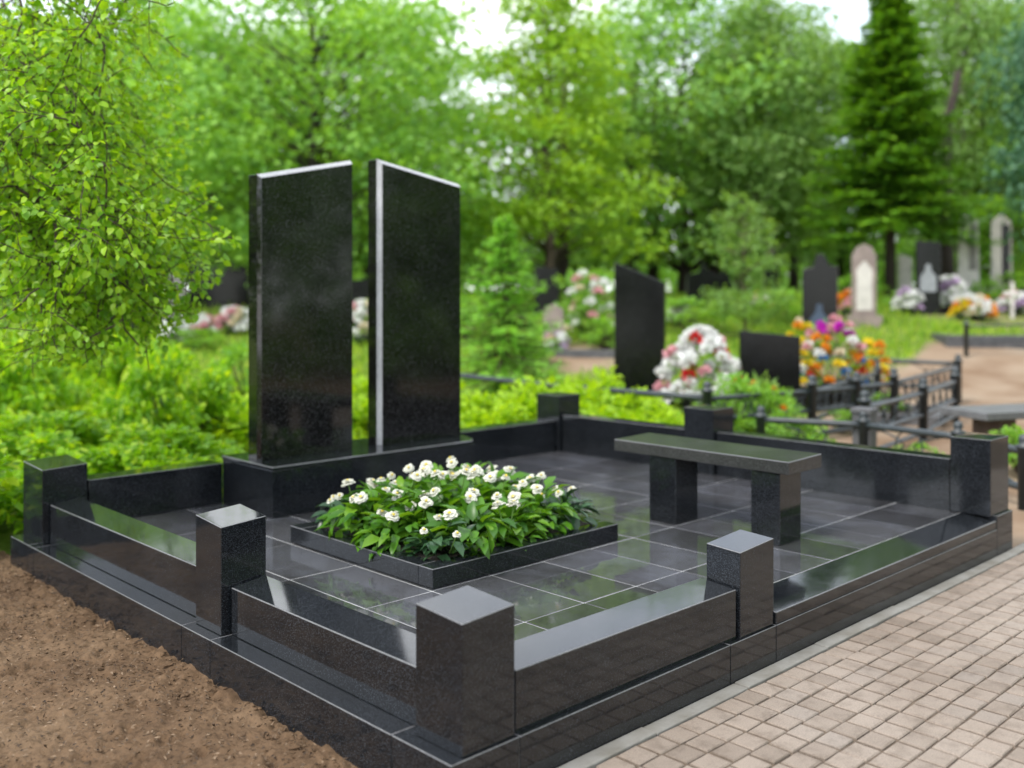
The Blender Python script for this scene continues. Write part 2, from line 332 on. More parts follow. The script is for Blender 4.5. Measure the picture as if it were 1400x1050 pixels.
def sand(X, Y):
    d = (X - CAM[0]) * FW[0] + (Y - CAM[1]) * FW[1]; l = (X - CAM[0]) * RT[0] + (Y - CAM[1]) * RT[1]; px = 700 + FPX * l / np.maximum(d, .5)
    n = fnoise(X * .45, Y * .45, 4, 21)
    s = .15 + .55 * (n - .5)
    s = s + .55 * sstep((px - 960) / 160) * sstep((20.5 - d) / 4)                 # bare sand among the fenced plots
    s = s + .9 * sstep((px - 1230) / 60) * sstep((21.5 - d) / 2)                  # the pale walk
    s = s + .16 * sstep((px - 1130) / 80) * sstep((d - 19) / 3) * sstep((27 - d) / 3)
    s = s + .7 * np.exp(-((px - 790) / 70) ** 2 - ((d - 19.3) / 1.6) ** 2)
    return np.clip(s, 0, 1)
ground()
def soil():
    xs = np.arange(-4.6, .06, .0125); ys = np.arange(-2.3, 4.75, .0125); X, Y = np.meshgrid(xs, ys, indexing='ij')
    warp = fnoise(X * 3, Y * 3, 3, 60) * .6
    Z = (fnoise(X * 1.1, Y * 1.1, 2, 40) - .5) * .03 + (fnoise(X * 9 + warp, Y * 9, 4, 50, .6) - .5) * .014 + (fnoise(X * 24, Y * 24 + warp, 3, 70, .75) - .5) * .032
    rg = fnoise(X * 11 + warp * 3, Y * 11, 3, 90); Z += np.maximum(0, rg - .60) * .06; hl = fnoise(X * 16, Y * 16 + warp * 2, 3, 95, .6); Z -= np.maximum(0, hl - .63) * .16
    edge = sstep((X + .45) / .45); Z += .012 * edge * fnoise(X * 5, Y * 5, 2, 80) - .012
    Z -= .25 * sstep((Y - 4.35) / .35)
    n, m = X.shape; i = np.arange(n * m).reshape(n, m)
    F = np.stack([i[:-1, :-1], i[1:, :-1], i[1:, 1:], i[:-1, 1:]], -1).reshape(-1, 4)
    tag(link('soil', nmesh('soil', np.stack([X, Y, Z], -1).reshape(-1, 3), F), M['soil'], None, True), kind='structure')
    # loose clods
    g = np.random.default_rng(5); mb = MB()
    for k in range(1500):
        x = g.uniform(-2.6, -.01); y = g.uniform(-1.6, 4.2)
        if g.random() < .3: x = -abs(g.normal(0, .12)) - .01
        ix = int((x + 4.6) / .0125); iy = int((y + 2.3) / .0125); z = Z[min(ix, n - 1), min(iy, m - 1)]
        r = g.uniform(.003, .010) * (1.8 if g.random() < .05 else 1); bm = bmesh.new(); bmesh.ops.create_icosphere(bm, subdivisions=1, radius=r)
        for v in bm.verts: v.co = v.co * g.uniform(.7, 1.25)
        bm.transform(Matrix.Translation((x, y, z + r * .25)) @ Matrix.Diagonal((g.uniform(.8, 1.7), g.uniform(.8, 1.5), .65, 1))); bm.verts.index_update(); mb.bmadd(bm)
    tag(mb.build('soil_crumbs', M['soil']), 'loose crumbs of brown earth scattered over the bare soil', 'soil', kind='stuff')
soil()
def litter():
    g = np.random.default_rng(8); n = 16000; x = -np.abs(g.normal(0, 1.1, n)) - .01; y = g.uniform(-1.9, 4.3, n); z = (fnoise(x * 1.1, y * 1.1, 2, 40) - .5) * .03 - .004 + g.uniform(-.004, .012, n)
    nn = unit(np.array([0, 0, 1.]) + .8 * rdir(n, g)); V, F = leafset(np.stack([x, y, z], -1), unit(rdir(n, g) * np.array([1, 1, .35])), nn, g.uniform(.007, .026, n) , g.uniform(.003, .010, n), .3)
    tag(link('leaf_litter', nmesh('leaf_litter', V, F), M['litter']), 'dry brown bits of leaf and bark strewn over the bare earth', 'leaf litter', kind='stuff')
litter()
def paving():
    mb = MB(); g = random.Random(3); BX, BY, J = .119, .104, .009
    y = -.075; row = 0
    while y > -3.2:
        off = g.uniform(-.012, .012); x = -.5 + off
        while x < 7.6:
            L = BX + g.uniform(-.005, .005); a, b, c, e = x + J * .8 + g.uniform(-.002, .003), x + L - J * .8 + g.uniform(-.003, .002), y - BY + J * .42 + g.uniform(-.002, .002), y - J * .42
            z = g.uniform(-.0018, .0018); rot = Matrix.Translation(((a + b) / 2, (c + e) / 2, z)) @ Matrix.Rotation(g.gauss(0, .008), 4, 'Z') @ Matrix.Rotation(g.gauss(0, .004), 4, 'X') @ Matrix.Rotation(g.gauss(0, .004), 4, 'Y')
            hx, hy = (b - a) / 2, (e - c) / 2; q = .0045; V = []
            for sx, sy, z_ in ((hx, hy, -.05), (hx, hy, -.0045), (hx - q, hy - q, 0)):
                for ux, uy in ((-1, -1), (1, -1), (1, 1), (-1, 1)): V.append(rot @ Vector((ux * sx + g.uniform(-.0015, .0015), uy * sy + g.uniform(-.0015, .0015), z_)))
            F = [(k + j * 4, (k + 1) % 4 + j * 4, (k + 1) % 4 + 4 + j * 4, k + 4 + j * 4) for j in (0, 1) for k in range(4)] + [(8, 9, 10, 11)]
            mb.add(V, F); x += L
        y -= BY; row += 1
    tag(mb.build('brick_path', M['paver']), kind='structure')
    xs = np.linspace(-1, 9.6, 500); ys = np.linspace(-4.25, .02, 200); X, Y = np.meshgrid(xs, ys, indexing='ij'); Z = -.009 + (fnoise(X * 12, Y * 12, 3, 12) - .5) * .012
    i = np.arange(X.size).reshape(X.shape); F = np.stack([i[:-1, :-1], i[1:, :-1], i[1:, 1:], i[:-1, 1:]], -1).reshape(-1, 4)
    tag(link('path_bed', nmesh('path_bed', np.stack([X, Y, Z], -1).reshape(-1, 3), F), M['joint'], None, True), kind='structure')
    mb = MB(); x = -.5
    while x < 5.4:
        L = g.uniform(.35, 1.1); mb.box(x + .002, x + L - .002, -.071, -.002 + g.uniform(0, .001), -.06, .004 + g.uniform(-.004, .003), .005); x += L
    tag(mb.build('path_edging', M['concrete']), kind='structure')
paving()
ZF = .24
def tiles():
    mb = MB(); g = random.Random(9); T = .6; J = .0036
    xs = [.255, .56, .93, 1.30, 1.66, 2.02, 2.38, 2.74, 3.06, 3.38, 3.74, 4.10, 4.368]; ys = [.205, .62, 1.22, 1.83, 2.43, 3.04, 3.652]
    for i in range(len(xs) - 1):
        for j in range(len(ys) - 1):
            z = ZF + g.uniform(-.0008, .0008)
            mb.box(xs[i] + J, xs[i + 1] - J, ys[j] + J, ys[j + 1] - J, ZF - .03, z, .0018, 1, M=Matrix.Translation(((xs[i] + xs[i + 1]) / 2, (ys[j] + ys[j + 1]) / 2, 0)) @ Matrix.Rotation(g.gauss(0, .0018), 4, 'X') @ Matrix.Rotation(g.gauss(0, .0018), 4, 'Y') @ Matrix.Translation((-(xs[i] + xs[i + 1]) / 2, -(ys[j] + ys[j + 1]) / 2, 0)))
    tag(mb.build('tile_floor', M['tile']), kind='structure')
    mb = MB(); mb.box(.25, 4.37, .2, 3.66, .1, ZF - .0024, 0); tag(mb.build('floor_bed', M['grout']), kind='structure')
tiles()

# ------------------------------------------------------------------ the grave border
enc = thing('grave_border', 'black polished granite border of plinth, low walls and square posts around the tiled plot', 'grave border')
LA, LB, ZP = 4.66, 4.036, .161
pl = MB(); q = .0016
cuts_x = [0, .292, 1.50, 1.852, 4.398, LA]; cuts_y = [0, .30, 1.535, 1.795, 3.64, LB]
for k in range(5):
    a, b = cuts_x[k] + q, cuts_x[k + 1] - q
    if k == 0: a = 0
    top = .243 if k == 4 else ZP
    pl.box(a, b if k < 4 else LA, 0, .30 - q, -.08, top, .003)
    pl.box(a, b if k < 4 else LA, LB - .30, LB, -.08, ZP, .003)
for k in range(1, 4): pl.box(0, .25, cuts_y[k] + q, cuts_y[k + 1] - q, -.08, ZP, .003); pl.box(LA - .30, LA, cuts_y[k] + q, cuts_y[k + 1] - q, -.08, ZP, .003)
pl.box(0, .29, cuts_y[4] + q - .0, LB - .302, -.08, ZP - .0005, .003)
glint_arris(pl.build('plinth', M['granite'], enc), M['glint_arris'])
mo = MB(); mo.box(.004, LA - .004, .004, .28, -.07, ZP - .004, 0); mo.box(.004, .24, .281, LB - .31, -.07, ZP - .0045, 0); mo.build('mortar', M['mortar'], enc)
sb = MB(); sb.box(1.858, 4.394, .003, .203, ZP + .0015, ZF + .001, .004); slope(sb, 0, ZF + .001, 1, .026); glint_arris(sb.build('edge_slab', M['granite'], enc), M['glint_arris'])
posts = [(.056, .281, .013, .243, ZP, .603, 'near corner post beside the brick path and bare earth'), (.056, .268, 1.547, 1.775, ZP, .653, 'square post midway along the earth side'),
         (.056, .31, 3.663, 3.985, ZP, .62, 'corner post in front of the leafy shrubs'), (1.593, 1.853, .013, .182, ZP, .547, 'shorter post ending the low front wall beside the step'),
         (4.345, 4.64, .018, .262, .2432, .717, 'big end post at the far end of the brick path'), (4.345, 4.615, 3.628, 3.9, ZP, .734, 'back corner post by the lime shrubs'),
         (4.345, 4.62, 2.03, 2.3, ZP, .74, 'post midway along the long wall behind the bench')]
for x0, x1, y0, y1, z0, z1, lb in posts:
    m = MB(); fold = x0 > 2
    if fold:
        m.box(x0, x1, y0, y1, z0 + .0005, z1 - .006, .0025)
        c = .004; zt = z1 - .0061; cx, cy = (x0 + x1) / 2, (y0 + y1) / 2      # very low pyramid on the top
        m.add([(x0 + c, y0 + c, zt), (x1 - c, y0 + c, zt), (x1 - c, y1 - c, zt), (x0 + c, y1 - c, zt), (cx, cy, z1 + .006)], [(0, 1, 4), (1, 2, 4), (2, 3, 4), (3, 0, 4)])
    else:
        m.box(x0, x1, y0, y1, z0 + .0005, z1, .003); slope(m, 0, z1, (0, 1), .036 if 1 < y0 < 2 else .028)
    o = glint_arris(m.build('post', M['granite'], enc), M['glint_arris']); o['label'] = lb
def wall(x0, x1, y0, y1, z1, along, lb, z0=ZP, gap=.014, ends=(1, 1), front=False):
    m = MB(); e0, e1 = gap * ends[0], gap * ends[1]
    if along == 'x':
        m.box(x0 + e0, x1 - e1, y0, y1, z0 + .0006, z1, .0035); slope(m, 0, z1, 1, .014 if front else 0); m.box(x0, x1, y0 + .03, y1 - .03, z0 + .0007, z1 - .02, 0)
    else:
        m.box(x0, x1, y0 + e0, y1 - e1, z0 + .0006, z1, .0035); slope(m, 0, z1, 0, .023 if front else 0); m.box(x0 + .03, x1 - .03, y0, y1, z0 + .0007, z1 - .02, 0)
    o = glint_arris(m.build('low_wall', M['granite'], enc), M['glint_arris']); o['label'] = lb
wall(.282, 1.592, .024, .20, .381, 'x', 'low front wall along the brick path', front=True)
wall(.095, .255, .244, 1.546, .383, 'y', 'low wall between near corner post and middle post', front=True)
wall(.095, .255, 1.776, 3.662, .413, 'y', 'low wall between middle post and shrub corner post', front=True)
wall(.311, 1.2, 3.68, 3.86, .50, 'x', 'short back wall running up to the headstone base')
wall(2.80, 4.344, 3.66, 3.84, .511, 'x', 'back wall between headstone base and corner post')
wall(4.372, 4.54, 2.301, 3.627, .560, 'y', 'far wall behind the bench')
wall(4.372, 4.54, .263, 2.029, .566, 'y', 'long far wall between bench and end post')

# ------------------------------------------------------------------ headstones
bs = thing('monument_plinth', 'long black granite block carrying the two tall headstones', 'headstone base')
m = MB(); m.box(1.175, 2.82, 3.034, 3.66, ZF + .0012, .53, .003)
def slab(pts, z0, z1, bev):
    bm = bmesh.new(); vs = [bm.verts.new((x, y, z0)) for x, y in pts]; f = bm.faces.new(vs); r = bmesh.ops.extrude_face_region(bm, geom=[f])
    for v in r['geom']:
        if isinstance(v, bmesh.types.BMVert): v.co.z = z1
    bmesh.ops.recalc_face_normals(bm, faces=bm.faces[:]); bmesh.ops.bevel(bm, geom=bm.edges[:], offset=bev, segments=3, affect='EDGES', profile=.5); bm.verts.index_update(); m.bmadd(bm)
m.build('block', M['granite'], bs)
m = MB(); slab([(1.168, 3.026), (2.79, 3.026), (2.86, 3.10), (2.92, 3.24), (2.95, 3.40), (2.95, 3.665), (1.168, 3.665)], .531, .556, .007); glint_arris(m.build('cap_slab', M['granite'], bs), M['glint_arris'])
def stele(name, label, x0, x1, y, th, zb, z0, z1, cham, chl, glint_side=False):
    mb = MB(); Fo = [(x0 + chl, zb), (x1, zb), (x1, z1 - cham), (x0 + chl, z0 - cham + (z1 - z0) * chl / (x1 - x0))]
    Bk = [(x0, zb), (x1, zb), (x1, z1), (x0, z0)]; V = [(x, y, z) for x, z in Fo] + [(x, y + cham, z) for x, z in Bk] + [(x, y + th, z) for x, z in Bk]
    F = [(0, 1, 2, 3), (0, 3, 7, 4), (3, 2, 6, 7), (1, 5, 6, 2), (0, 4, 5, 1), (4, 7, 11, 8), (7, 6, 10, 11), (6, 5, 9, 10), (5, 4, 8, 9), (8, 11, 10, 9)]
    bm = bmesh.new(); bv = [bm.verts.new(v) for v in V]
    for f in F: bm.faces.new([bv[i] for i in f])
    bmesh.ops.recalc_face_normals(bm, faces=bm.faces[:]); bmesh.ops.bevel(bm, geom=bm.edges[:], offset=.0018, segments=1, affect='EDGES'); bm.verts.index_update(); mb.bmadd(bm)
    o = mb.build(name, M['stele']); o.data.materials.append(M['painted_glint'])
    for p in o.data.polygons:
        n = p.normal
        if (.3 < n.z < .95 and n.y < -.3) or (glint_side and n.x < -.4 and n.y < -.4): p.material_index = 1  # these chamfers get the painted sky reflection
    return tag(o, label, 'headstone')
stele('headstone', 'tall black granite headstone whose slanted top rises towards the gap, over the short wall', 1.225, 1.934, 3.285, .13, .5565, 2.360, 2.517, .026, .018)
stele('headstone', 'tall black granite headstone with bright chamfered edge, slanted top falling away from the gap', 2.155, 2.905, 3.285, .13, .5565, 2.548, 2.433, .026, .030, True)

# ------------------------------------------------------------------ flower bed
bed = thing('flower_bed', 'square black granite kerb filled with earth for white flowers', 'flower bed')
m = MB(); X0, X1, Y0, Y1, ZK, rw = .943, 2.265, 1.231, 2.453, .334, .105
m.box(X0, X1, Y0, Y0 + rw, ZF + .001, ZK, .003); m.box(X0, X1, Y1 - rw, Y1, ZF + .001, ZK, .003)
m.box(X0, X0 + rw, Y0 + rw, Y1 - rw, ZF + .001, ZK - .0005, .003); m.box(X1 - rw, X1, Y0 + rw, Y1 - rw, ZF + .001, ZK - .0005, .003); glint_arris(m.build('kerb', M['granite'], bed), M['glint_arris'])
xs = np.linspace(X0 + rw - .01, X1 - rw + .01, 90); ys = np.linspace(Y0 + rw - .01, Y1 - rw + .01, 80); X, Y = np.meshgrid(xs, ys, indexing='ij')
i = np.arange(X.size).reshape(X.shape); F = np.stack([i[:-1, :-1], i[1:, :-1], i[1:, 1:], i[:-1, 1:]], -1).reshape(-1, 4)
link('earth', nmesh('earth', np.stack([X, Y, .298 + .05 * fnoise(X * 14, Y * 14, 4, 5)], -1).reshape(-1, 3), F), M['bedsoil'], bed, True)

def bloom_mesh(seed, rad=.043):              # a double white flower: three whorls of broad ruffled petals
    g = np.random.default_rng(seed); Vs = []; Fs = []; n0 = 0
    for cnt, el, ln, off in ((8, .05, 1.0, 0), (7, .55, .85, .4), (5, 1.05, .62, .2)):
        for j in range(cnt):
            b = 2 * math.pi * j / cnt + off + g.uniform(-.2, .2); e = el + g.uniform(-.22, .22); out = np.array([math.cos(b) * math.cos(e), math.sin(b) * math.cos(e), math.sin(e)])
            sd = np.array([-math.sin(b), math.cos(b), 0]); nr = np.cross(out, sd); r = rad * ln * g.uniform(.85, 1.12); wv = r * .46; rf = g.uniform(-1, 1, (4, 5))
            for q, (u, ww, zz) in enumerate(((.05, .15, 0), (.45, .85, .05), (.82, 1.0, .02), (1.02, .62, -.12))):
                for c_, sx in enumerate((-1, -.5, 0, .5, 1)): Vs.append(out * r * (u - .06 * sx * sx * (q == 3)) + sd * wv * ww * sx + nr * r * (zz - .10 * (sx == 0) + .07 * rf[q, c_] * (q > 1) - .12 * sx * sx))
            Fs += [(n0 + q * 5 + c_, n0 + q * 5 + c_ + 1, n0 + q * 5 + c_ + 6, n0 + q * 5 + c_ + 5) for q in range(3) for c_ in range(4)]; n0 += 20
    return nmesh('bloom', np.array(Vs), np.array(Fs)), None
def stalk(h, lean, seed):
    m = MB(); m.tube([(-lean[0], -lean[1], -h), (-lean[0] * .4, -lean[1] * .4, -h * .5), (0, 0, -.004)], [.004, .0035, .003], 5); return m.mesh('stalk')
blooms = [bloom_mesh(s, r)[0] for s, r in ((1, .037), (2, .034), (3, .030), (4, .040), (5, .025))]
for b in blooms: b.materials.append(M['white']); b.polygons.foreach_set('use_smooth', [True] * len(b.polygons))
stalks = [stalk(.16, (random.uniform(-.03, .03), random.uniform(-.03, .03)), s) for s in range(4)]
for s in stalks: s.materials.append(M['stem'])
def eye_mesh():
    m = MB(); bm = bmesh.new(); bmesh.ops.create_icosphere(bm, subdivisions=1, radius=.009); bm.verts.index_update(); m.bmadd(bm); return m.mesh('eye')
eyem = eye_mesh(); eyem.materials.append(M['eye'])
def plant_foliage(seed, n=110, rad=.20, h=.21):
    g = np.random.default_rng(seed); t = g.random(n); a = g.random(n) * 2 * math.pi
    r = rad * np.sqrt(g.random(n)) * .85; z = h * (.12 + .88 * g.random(n)) * (1 - .55 * (r / rad) ** 2)
    Pp = np.stack([np.cos(a) * r, np.sin(a) * r, z], -1)
    el = .65 - 1.1 * (r / rad) + g.normal(0, .35, n); A = np.stack([np.cos(a + g.normal(0, .5, n)) * np.cos(el), np.sin(a + g.normal(0, .5, n)) * np.cos(el), np.sin(el)], -1)
    Nn = unit(np.array([0, 0, 1.]) + .45 * rdir(n, g)); L = g.uniform(.07, .125, n); W = L * g.uniform(.42, .6, n)
    V, F = leafset(Pp, A, Nn, L, W, .20, True, .22); return nmesh('foliage', V, F)
fol = [plant_foliage(s) for s in (21, 22, 23, 24)]
for f in fol: f.polygons.foreach_set('use_smooth', [True] * len(f.polygons)); f.materials.append(M['bed_leaf'])
fold_ = [plant_foliage(s, 52, .15, .17) for s in (31, 32)]
for f in fold_: f.polygons.foreach_set('use_smooth', [True] * len(f.polygons)); f.materials.append(M['bed_leaf_dark'])
def child(name, me, parent, loc, rot=(0, 0, 0), s=1):
    o = bpy.data.objects.new(name, me); col.objects.link(o); o.parent = parent; o.location = loc; o.rotation_euler = rot; o.scale = (s, s, s); return o
gp = random.Random(41)
fx = [X0 + rw + .10 + (X1 - X0 - 2 * rw - .20) * k / 4 for k in range(5)]; fy = [Y0 + rw + .10 + (Y1 - Y0 - 2 * rw - .20) * k / 3 for k in range(4)]
special = {(0, 0): 'dark leaved plant with small white blooms at the near corner of the flower bed', (0, 3): 'dark leaved white flowering plant at the bed corner nearest the two headstones',
           (4, 0): 'dark leaved white flowering plant at the bed corner beside the bench leg'}
for i_, x in enumerate(fx):
    for j_, y in enumerate(fy):
        sp = (i_, j_) in special; edge = i_ in (0, 4) or j_ in (0, 3); cen = 1 - .5 * math.hypot((i_ - 2) / 2, (j_ - 1.5) / 1.5) / 1.3
        s = (.95 if sp else (1.0 if edge else 1.25)) * gp.uniform(.93, 1.08)
        lb = special.get((i_, j_), 'bright green leafy plant with white blooms standing ' + ('along the rim of the flower bed' if edge else 'in the middle of the flower bed'))
        t = thing('flowering_plant', lb, 'flowering plant', (x + gp.uniform(-.03, .03), y + gp.uniform(-.03, .03), .315), gp.uniform(-.5, .5), None if sp else ('white flowers along the bed rim' if edge else 'white flowers in the middle of the bed'))
        f = child('foliage', gp.choice(fold_ if sp else fol), t, (0, 0, 0), (0, 0, gp.uniform(0, 6)), s)
        for k in range(3 if sp else 4):
            a = gp.uniform(0, 1.2) + k * 1.57; r = gp.uniform(.05, .18); zz = (.125 + .15 * cen * gp.uniform(.3, 1.1)) * s + (.0 if sp else .02)
            b = child('flower', gp.choice(blooms) if not (sp and k) else blooms[4], t, (math.cos(a) * r, math.sin(a) * r, zz), (gp.uniform(-.2, .75), gp.uniform(-.75, .2), gp.uniform(-.6, .6)), gp.uniform(.85, 1.1) * (.8 if sp else 1))
            child('stalk', gp.choice(stalks), b, (0, 0, 0)); child('eye', eyem, b, (0, 0, .012))

# ------------------------------------------------------------------ benches
def bench(name, label, x0, x1, y0, y1, z, th, legs, mat, legmat, zf):
    t = thing(name, label, 'bench', (x0, y0, zf)); m = MB(); m.box(0, x1 - x0, 0, y1 - y0, z - th - zf, z - zf, .004); slope(m, 0, z - zf, 0, .008); glint_arris(m.build('seat_slab', mat, t), M['glint_arris'])
    for a, b, c, d in legs: m = MB(); m.box(a - x0, b - x0, c - y0, d - y0, .001, z - th - zf - .0004, .003); m.build('leg', legmat, t)
    return t
bench('stone_bench', 'polished black granite bench on two square legs standing on the tiles', 2.79, 3.14, .485, 1.70, .709, .078, [(2.80, 3.02, .545, .725), (2.80, 3.02, 1.235, 1.431)], M['bench'], M['granite'], ZF)

# ------------------------------------------------------------------ trees
def skeleton_tree(name, label, loc, trunk, crown_mesh, bark, leaf, rz=0, group=None, cat='tree'):
    t = thing(name, label, cat, loc, rz, group); trunk.build('trunk', bark, t, True); link('crown', crown_mesh, leaf, t); return t
def broadleaf(seed, H, cb, Rf, ncl, nleaf, L, cr=.55, droop=0., r0=.16, lean=0., trunk_top=.92, gap=1.0):
    g = np.random.default_rng(seed); tk = MB(); pts = []
    for k in range(7): z = H * trunk_top * k / 6; pts.append((lean * (z / H) ** 2 + g.normal(0, .05) * (k > 0), g.normal(0, .05) * (k > 0), z - .1 * (k == 0)))
    tk.tube(pts, [r0 * (1 - .88 * k / 6) * (1.25 if k == 0 else 1) for k in range(7)], 9)
    C = []; Rr = []
    for k in range(ncl):
        u = (k + .5) / ncl; z = cb + (H - cb) * u; Rz = Rf(u); a = k * 2.39996 + g.normal(0, .5); r = Rz * np.sqrt(g.uniform(.12, 1.0)) ; z2 = z + g.normal(0, .25)
        c = np.array([math.cos(a) * r + lean * (z / H) ** 2, math.sin(a) * r, z2]); C.append(c); Rr.append(cr * g.uniform(.6, 1.25) * (.55 + .45 * Rz / max(Rf(.3), .1)))
        zs = max(cb * .55, z2 - r * .55); s0 = np.array([lean * (zs / H) ** 2, 0, zs]); md = (s0 + c) / 2 + np.array([0, 0, .12 * r])
        tk.tube([s0, md, c], [max(.012, r0 * .28 * (1 - .6 * u)), .018, .008], 5)
    C = np.array(C); Rr = np.array(Rr); idx = g.choice(ncl, nleaf, p=Rr ** 2.2 / (Rr ** 2.2).sum()); n = nleaf
    dv = rdir(n, g) * (g.random(n) ** .42)[:, None] * np.array([1.25, 1.25, .62]); Pp = C[idx] + dv * Rr[idx][:, None]
    Pp[:, 2] -= droop * g.random(n) ** 2 * 1.6
    A = unit(dv * np.array([1, 1, .3]) + .6 * rdir(n, g) + np.array([0, 0, -.35 - droop])); Nn = unit(np.array([0, 0, 1.]) + .75 * rdir(n, g)); Ls = L * g.uniform(.7, 1.3, n)
    V, F = leafset(Pp, A, Nn, Ls, Ls * .66, .15); return tk, nmesh('crown', V, F)
def spruce(seed, H, cb, R0, nlev, per, npb, L, r0=.14, W=.3):
    g = np.random.default_rng(seed); tk = MB(); tk.tube([(0, 0, -.1), (0, 0, H * .5), (0, 0, H)], [r0, r0 * .55, .01], 8); Vp = []; Ap = []
    for k in range(nlev):
        u = k / (nlev - 1); z = cb + (H - cb) * u ** 1.05 * .985; R1 = R0 * (1 - u) ** .85 + .06
        for j in range(per):
            a = j * 2 * math.pi / per + k * 1.3 + g.normal(0, .25); r = R1 * g.uniform(.55, 1.2); dr = -.42 * r * (1 - u * .8); s = np.array([0, 0, z + g.normal(0, .05)])
            dirh = np.array([math.cos(a), math.sin(a), 0]); ts = np.linspace(0, 1, 5); brp = [s + dirh * r * t + np.array([0, 0, dr * (t ** 1.1) + .18 * r * t ** 3]) for t in ts]
            tk.tube(brp, [.018 * (1 - .8 * t) for t in ts], 4); m = int(npb * (.35 + .65 * r / R0)); t = g.random(m) ** .75
            base = np.array([np.interp(t, ts, [b[c] for b in brp]) for c in range(3)]).T; side = np.array([-math.sin(a), math.cos(a), 0]); sg = np.where(g.random(m) < .5, -1, 1)
            wd = .30 * r * (1 - t * .75); sp = (g.random(m) * wd * sg)[:, None] * side; Vp.append(base + sp + np.array([0, 0, 1.]) * (-np.abs(sp).sum(1) * .22 + g.normal(0, .025, m))[:, None])
            Ap.append(dirh * .75 + side * (sg * .8)[:, None] + np.array([0, 0, -.12]) + .35 * rdir(m, g))
    Pp = np.concatenate(Vp); A = np.concatenate(Ap); n = len(Pp); Ls = L * g.uniform(.7, 1.3, n); V, F = leafset(Pp, A, unit(np.array([0, 0, 1.]) + .5 * rdir(n, g)), Ls, Ls * W, .1); return tk, nmesh('crown', V, F)
cone = lambda R0, p=.8: (lambda u: R0 * (1 - u) ** p + .15)
ball = lambda R0: (lambda u: R0 * math.sqrt(max(.02, 1 - (1.7 * (u - .42)) ** 2)) if u < .95 else R0 * .3)
def put(px, d): return G(px, d)
t1 = skeleton_tree('broadleaf_tree', 'big spreading green tree behind the pair of tall headstones', put(455, 19), *broadleaf(1, 12.5, 2.3, ball(4.1), 120, 22000, .17, .95), M['darkbark'], M['leaf_mid']) if 0 else None
def tree(name, label, px, d, spec, bark, leaf, rz=0, k=1, H=None, ytop=None):
    tk, cm = spec; p = put(px, d * k); t = skeleton_tree(name, label, p, tk, cm, M[bark], M[leaf], rz)
    if H: zt = CAM[2] + (HY - ytop) * d * k / FPX; t.scale = (k, k, (zt - p[2]) / H)       # grown to the height it has in the photograph
    return t
big = tree('broadleaf_tree', 'big spreading green tree behind the tall headstones', 430, 19.5, broadleaf(1, 7.9, 1.5, ball(3.9), 140, 23000, .165, .95, .35), 'darkbark', 'leaf_mid', 0, 1.3, 7.9, -20)
tree('larch_tree', 'yellow green tree with tiered branches and thin brown trunk behind the small spruce', 748, 21, broadleaf(2, 7.9, 1.5, cone(2.0, .42), 110, 12000, .15, .58, .12, .13), 'bark', 'leaf_yellow', 0, 1.3, 7.9, -25)
dk = tree('broadleaf_tree', 'dense dark green tree behind the slanted black gravestone', 935, 25, broadleaf(3, 8.4, 1.2, ball(3.6), 130, 19000, .19, 1.0), 'darkbark', 'leaf_dark', 0, 1.35, 8.4, -10)
bt = tree('birch_tree', 'pale drooping birch with grey trunk between dark tree and tall spruce', 1052, 31, broadleaf(4, 10, 2.4, ball(2.3), 110, 17000, .19, .85, .5, .2), 'birchbark', 'leaf_birch', 0, 1.0, 10, -12)
tree('spruce_tree', 'tall dark spruce behind the pale stone obelisks', 1217, 24.5, spruce(5, 8.9, 2.2, 2.1, 38, 11, 125, .24, .15), 'darkbark', 'needle', 0, 1.1, 8.9, -40)
tree('small_spruce', 'young bright spruce beside the tall headstone', 689, 14.6, spruce(6, 2.75, .15, 1.2, 22, 10, 85, .10, .04), 'bark', 'needle_light')
tree('sapling', 'slender pale green sapling behind the low wide gravestone', 1017, 20.5, broadleaf(7, 3.0, .35, cone(.75, .6), 34, 2600, .10, .30, 0, .035), 'bark', 'leaf_birch')
tree('broadleaf_tree', 'low bright green tree rising behind the pale stone obelisks', 1372, 33, broadleaf(8, 5.4, 1.0, ball(2.3), 60, 9000, .17, .75), 'bark', 'leaf_mid')
tree('weeping_tree', 'blue green weeping tree at the top corner above the obelisks', 1490, 26, broadleaf(9, 8.8, 3.2, ball(2.0), 60, 12000, .18, .65, 1.1), 'darkbark', 'leaf_blue')
def again(o, label, px, d, rz, s): return dup(o, put(px, d), rz, label, s)
again(big, 'green tree showing between the birch boughs and the headstones', 215, 30, 2.0, (1.3, 1.3, 1.12))
again(big, 'mid green tree closing the gap behind both tall headstones', 505, 36, 4.1, (1.2, 1.2, 1.35))
again(bt, 'thin pale birch with sky showing through beside the spruce', 1312, 34, 1.2, (1.05, 1.05, 1.2))
again(bt, 'pale birch crown showing above the sapling', 1010, 42, 3.3, (1.15, 1.15, 1.05))
again(dk, 'dark green tree deep behind the hanging birch boughs', 60, 31, .7, (1.3, 1.3, 1.0))
again(dk, 'dark green tree far behind the yellow green larch', 800, 39, 2.2, (.95, .95, 1.25))
again(dk, 'dark tree behind the spruce and dark gravestones', 1150, 40, 5.0, (1, 1, 1.2))
again(big, 'broad tree far behind the low bright tree', 1420, 44, 1.0, (1.1, 1.1, 1.35))
again(big, 'broad tree far beyond the small spruce', 655, 46, 5.3, (1.0, 1.0, .55))
again(bt, 'pale weeping birch standing at the far edge beyond the last obelisk', 1398, 36, 4.4, (1.1, 1.1, 1.1))
again(dk, 'dark tree far behind the big spreading tree', 360, 42, 3.9, (1.2, 1.2, 1.3))
